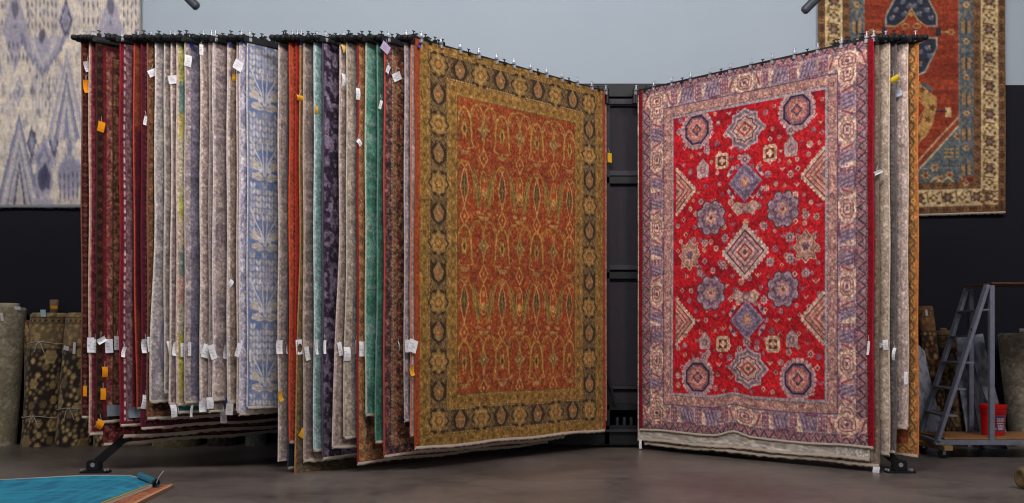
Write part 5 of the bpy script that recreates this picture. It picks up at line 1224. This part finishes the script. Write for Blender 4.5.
cpart('top_board', lambda bm: box(bm, (.90, .33, 1.762), (1.75, .66, .014), Matrix.Rotation(0, 4, 'Z'), .004), M_WOODDK)
cpart('deck', lambda bm: box(bm, (.55, .36, .197), (2.0, .72, .02), None, .003), M_PLY)
cpart('end_rail', lambda bm: bar(bm, Vector((-.53, 0, .160)), Vector((-.53, 0, .160)) + OFF, .05, .05, .004), M_STEEL)
cpart('timber_runner', lambda bm: bar(bm, (-.44, -.08, .108), (-.52, .92, .108), .09, .05, .004), M_YELLOWWOOD)
for p in ((-.45, .03), (-.40, .68), (1.4, .03), (1.5, .68)):
    w = cpart('caster', lambda bm: (tube(bm, (p[0], p[1] - .018, .045), (p[0], p[1] + .018, .045), .045, seg=20)), M_RUBBER)
    bm = bmesh.new(); box(bm, (p[0], p[1], .082), (.05, .06, .012), None, .003)
    for s in (-1, 1): box(bm, (p[0], p[1] + s * .026, .065), (.03, .006, .06))
    from_bm('caster_fork', bm, M_SILVER, w)
cpart('maker_plate', lambda bm: box(bm, lo.lerp(hi, .70) + Vector((0, -.02, 0)), (.035, .008, .075), Matrix.Rotation(-.3, 4, 'Y'), .002), M_BLACK)

# ------------------------------------------------------------------ red bucket on the deck
bk = empty('bucket', (4.985, 10.82, .2075)); bk.scale = (.90, .90, .88); tag(bk, 'red plastic bucket with a purple grey printed label on the plywood deck', 'bucket')
bm = bmesh.new(); lathe(bm, [(.118, 0), (.122, .005), (.138, .29), (.145, .292), (.145, .3), (.14, .302), (.14, .315), (.15, .317), (.15, .355), (.146, .36), (.138, .36), (.134, .3), (.118, .03), (.02, .025)]); from_bm('pail', bm, M_RED, bk, False)
bm = bmesh.new()
for z in (.262, .285): lathe(bm, [(.134 + z * .02, z - .006), (.146, z - .004), (.146, z + .004), (.134 + z * .02, z + .006)])
from_bm('rim_rib', bm, M_RED, bk)
# printed label wrapped round the front
nA, nH = 90, 60; th = np.linspace(-2.05, -.78, nA); zz = np.linspace(.235, .05, nH); T_, Z_ = np.meshgrid(th, zz); Rr = .1205 + Z_ * .0595 + .0012
cl = np.ones(T_.shape + (3,)) * K(88, 74, 100); sx = (T_ + 2.05) / 1.27; sy = (.235 - Z_) / .185
def blob(cx, cy, w, h, c):
    global cl
    q = ((np.abs(sx - cx) / w) ** 3 + (np.abs(sy - cy) / h) ** 3) < 1; cl = np.where(q[..., None], K(*c), cl)
for k, cx in enumerate((.34, .46, .58, .70, .82)): blob(cx, .28, .045, .12, (206, 170, 190)); blob(cx, .28, .018, .05, (120, 84, 110))
blob(.56, .5, .3, .03, (220, 190, 150)); blob(.2, .45, .09, .26, (150, 40, 60))
for k, cx in enumerate((.4, .53, .66, .79)): blob(cx, .7, .05, .12, (216, 186, 206)); blob(cx, .72, .02, .05, (120, 90, 120))
blob(.6, .86, .24, .04, (206, 180, 200)); blob(.22, .85, .06, .06, (200, 120, 140))
grid_mesh('printed_label', np.stack([Rr * np.cos(T_), Rr * np.sin(T_), Z_], -1), cl, PAPER, bk)
bm = bmesh.new(); pts = [(.150 * math.cos(q), .150 * math.sin(q), .31 - .02 * math.sin((q) * 1.0)) for q in np.linspace(.2, math.pi - .2, 16)]; pathtube(bm, pts, .004); from_bm('handle', bm, M_SILVER, bk)

# ------------------------------------------------------------------ hanging spotlights that dip into the top of the view
def spot_can(px, py, s, label):
    Y = 9.9; X = (px - CX) / FP * Y; Z = CAMZ + (HY - py) / FP * Y
    root = empty('ceiling_spotlight', (X, Y, Z)); tag(root, label, 'spotlight', 'ceiling spotlights over the racks')
    d = Vector((-s * .62, -.15, .62)).normalized()
    bm = bmesh.new(); tube(bm, (0, 0, 0), d * .02, .028, .042, 20); tube(bm, d * .02, d * .42, .042, .042, 20); tube(bm, d * .42, d * .46, .042, .02, 20); from_bm('can', bm, M_CAN, root)
    bm = bmesh.new(); tube(bm, d * .3, (d * .3).to_tuple()[:2] + (7.0 - Z,), .012, seg=10); from_bm('stem', bm, M_CAN, root)
spot_can(198, 8, 1, 'dark grey spotlight can dipping into view above the left rack')
spot_can(803, 12, -1, 'dark grey spotlight can dipping into view above the right rack')

# ------------------------------------------------------------------ light
def area(name, loc, target, size, power, col, sy=None):
    l = bpy.data.lights.new(name, 'AREA'); l.energy = power; l.color = col; l.shape = 'RECTANGLE'; l.size = size; l.size_y = sy or size
    o = bpy.data.objects.new(name, l); C.objects.link(o); o.location = loc
    o.rotation_euler = (Vector(target) - Vector(loc)).to_track_quat('-Z', 'Y').to_euler()
area('key_left', (-4.6, 5.0, 6.8), (-3.4, 10.5, 3.3), 2.2, 305, (1, .95, .92), 1.2)
area('key_mid', (.2, 4.8, 6.8), (.2, 10.5, 3.3), 2.2, 275, (1, .95, .92), 1.2)
area('key_right', (4.8, 5.0, 6.8), (3.4, 10.5, 3.3), 2.2, 295, (1, .95, .92), 1.2)
area('wall_wash', (0, 9.6, 6.8), (0, 12.1, 4.6), 9, 26, (.84, .94, 1), .6)
w = bpy.data.worlds.new('world'); w.use_nodes = True; bpy.context.scene.world = w
w.node_tree.nodes['Background'].inputs['Color'].default_value = (.86, .9, 1, 1); w.node_tree.nodes['Background'].inputs['Strength'].default_value = .30

# ------------------------------------------------------------------ camera
cam = bpy.data.cameras.new('camera'); co = bpy.data.objects.new('camera', cam); C.objects.link(co)
co.location = (0, 0, CAMZ); co.rotation_euler = (math.pi / 2, 0, 0)
cam.sensor_width = 36; cam.sensor_fit = 'HORIZONTAL'; cam.lens = 36 * FP / 1024; cam.shift_y = (HY - 251.5) / 1024; cam.clip_end = 100
sc = bpy.context.scene; sc.camera = co
sc.cycles.filter_width = 1.15
sc.view_settings.view_transform = 'Standard'; sc.view_settings.look = 'None'; sc.view_settings.exposure = 0.0
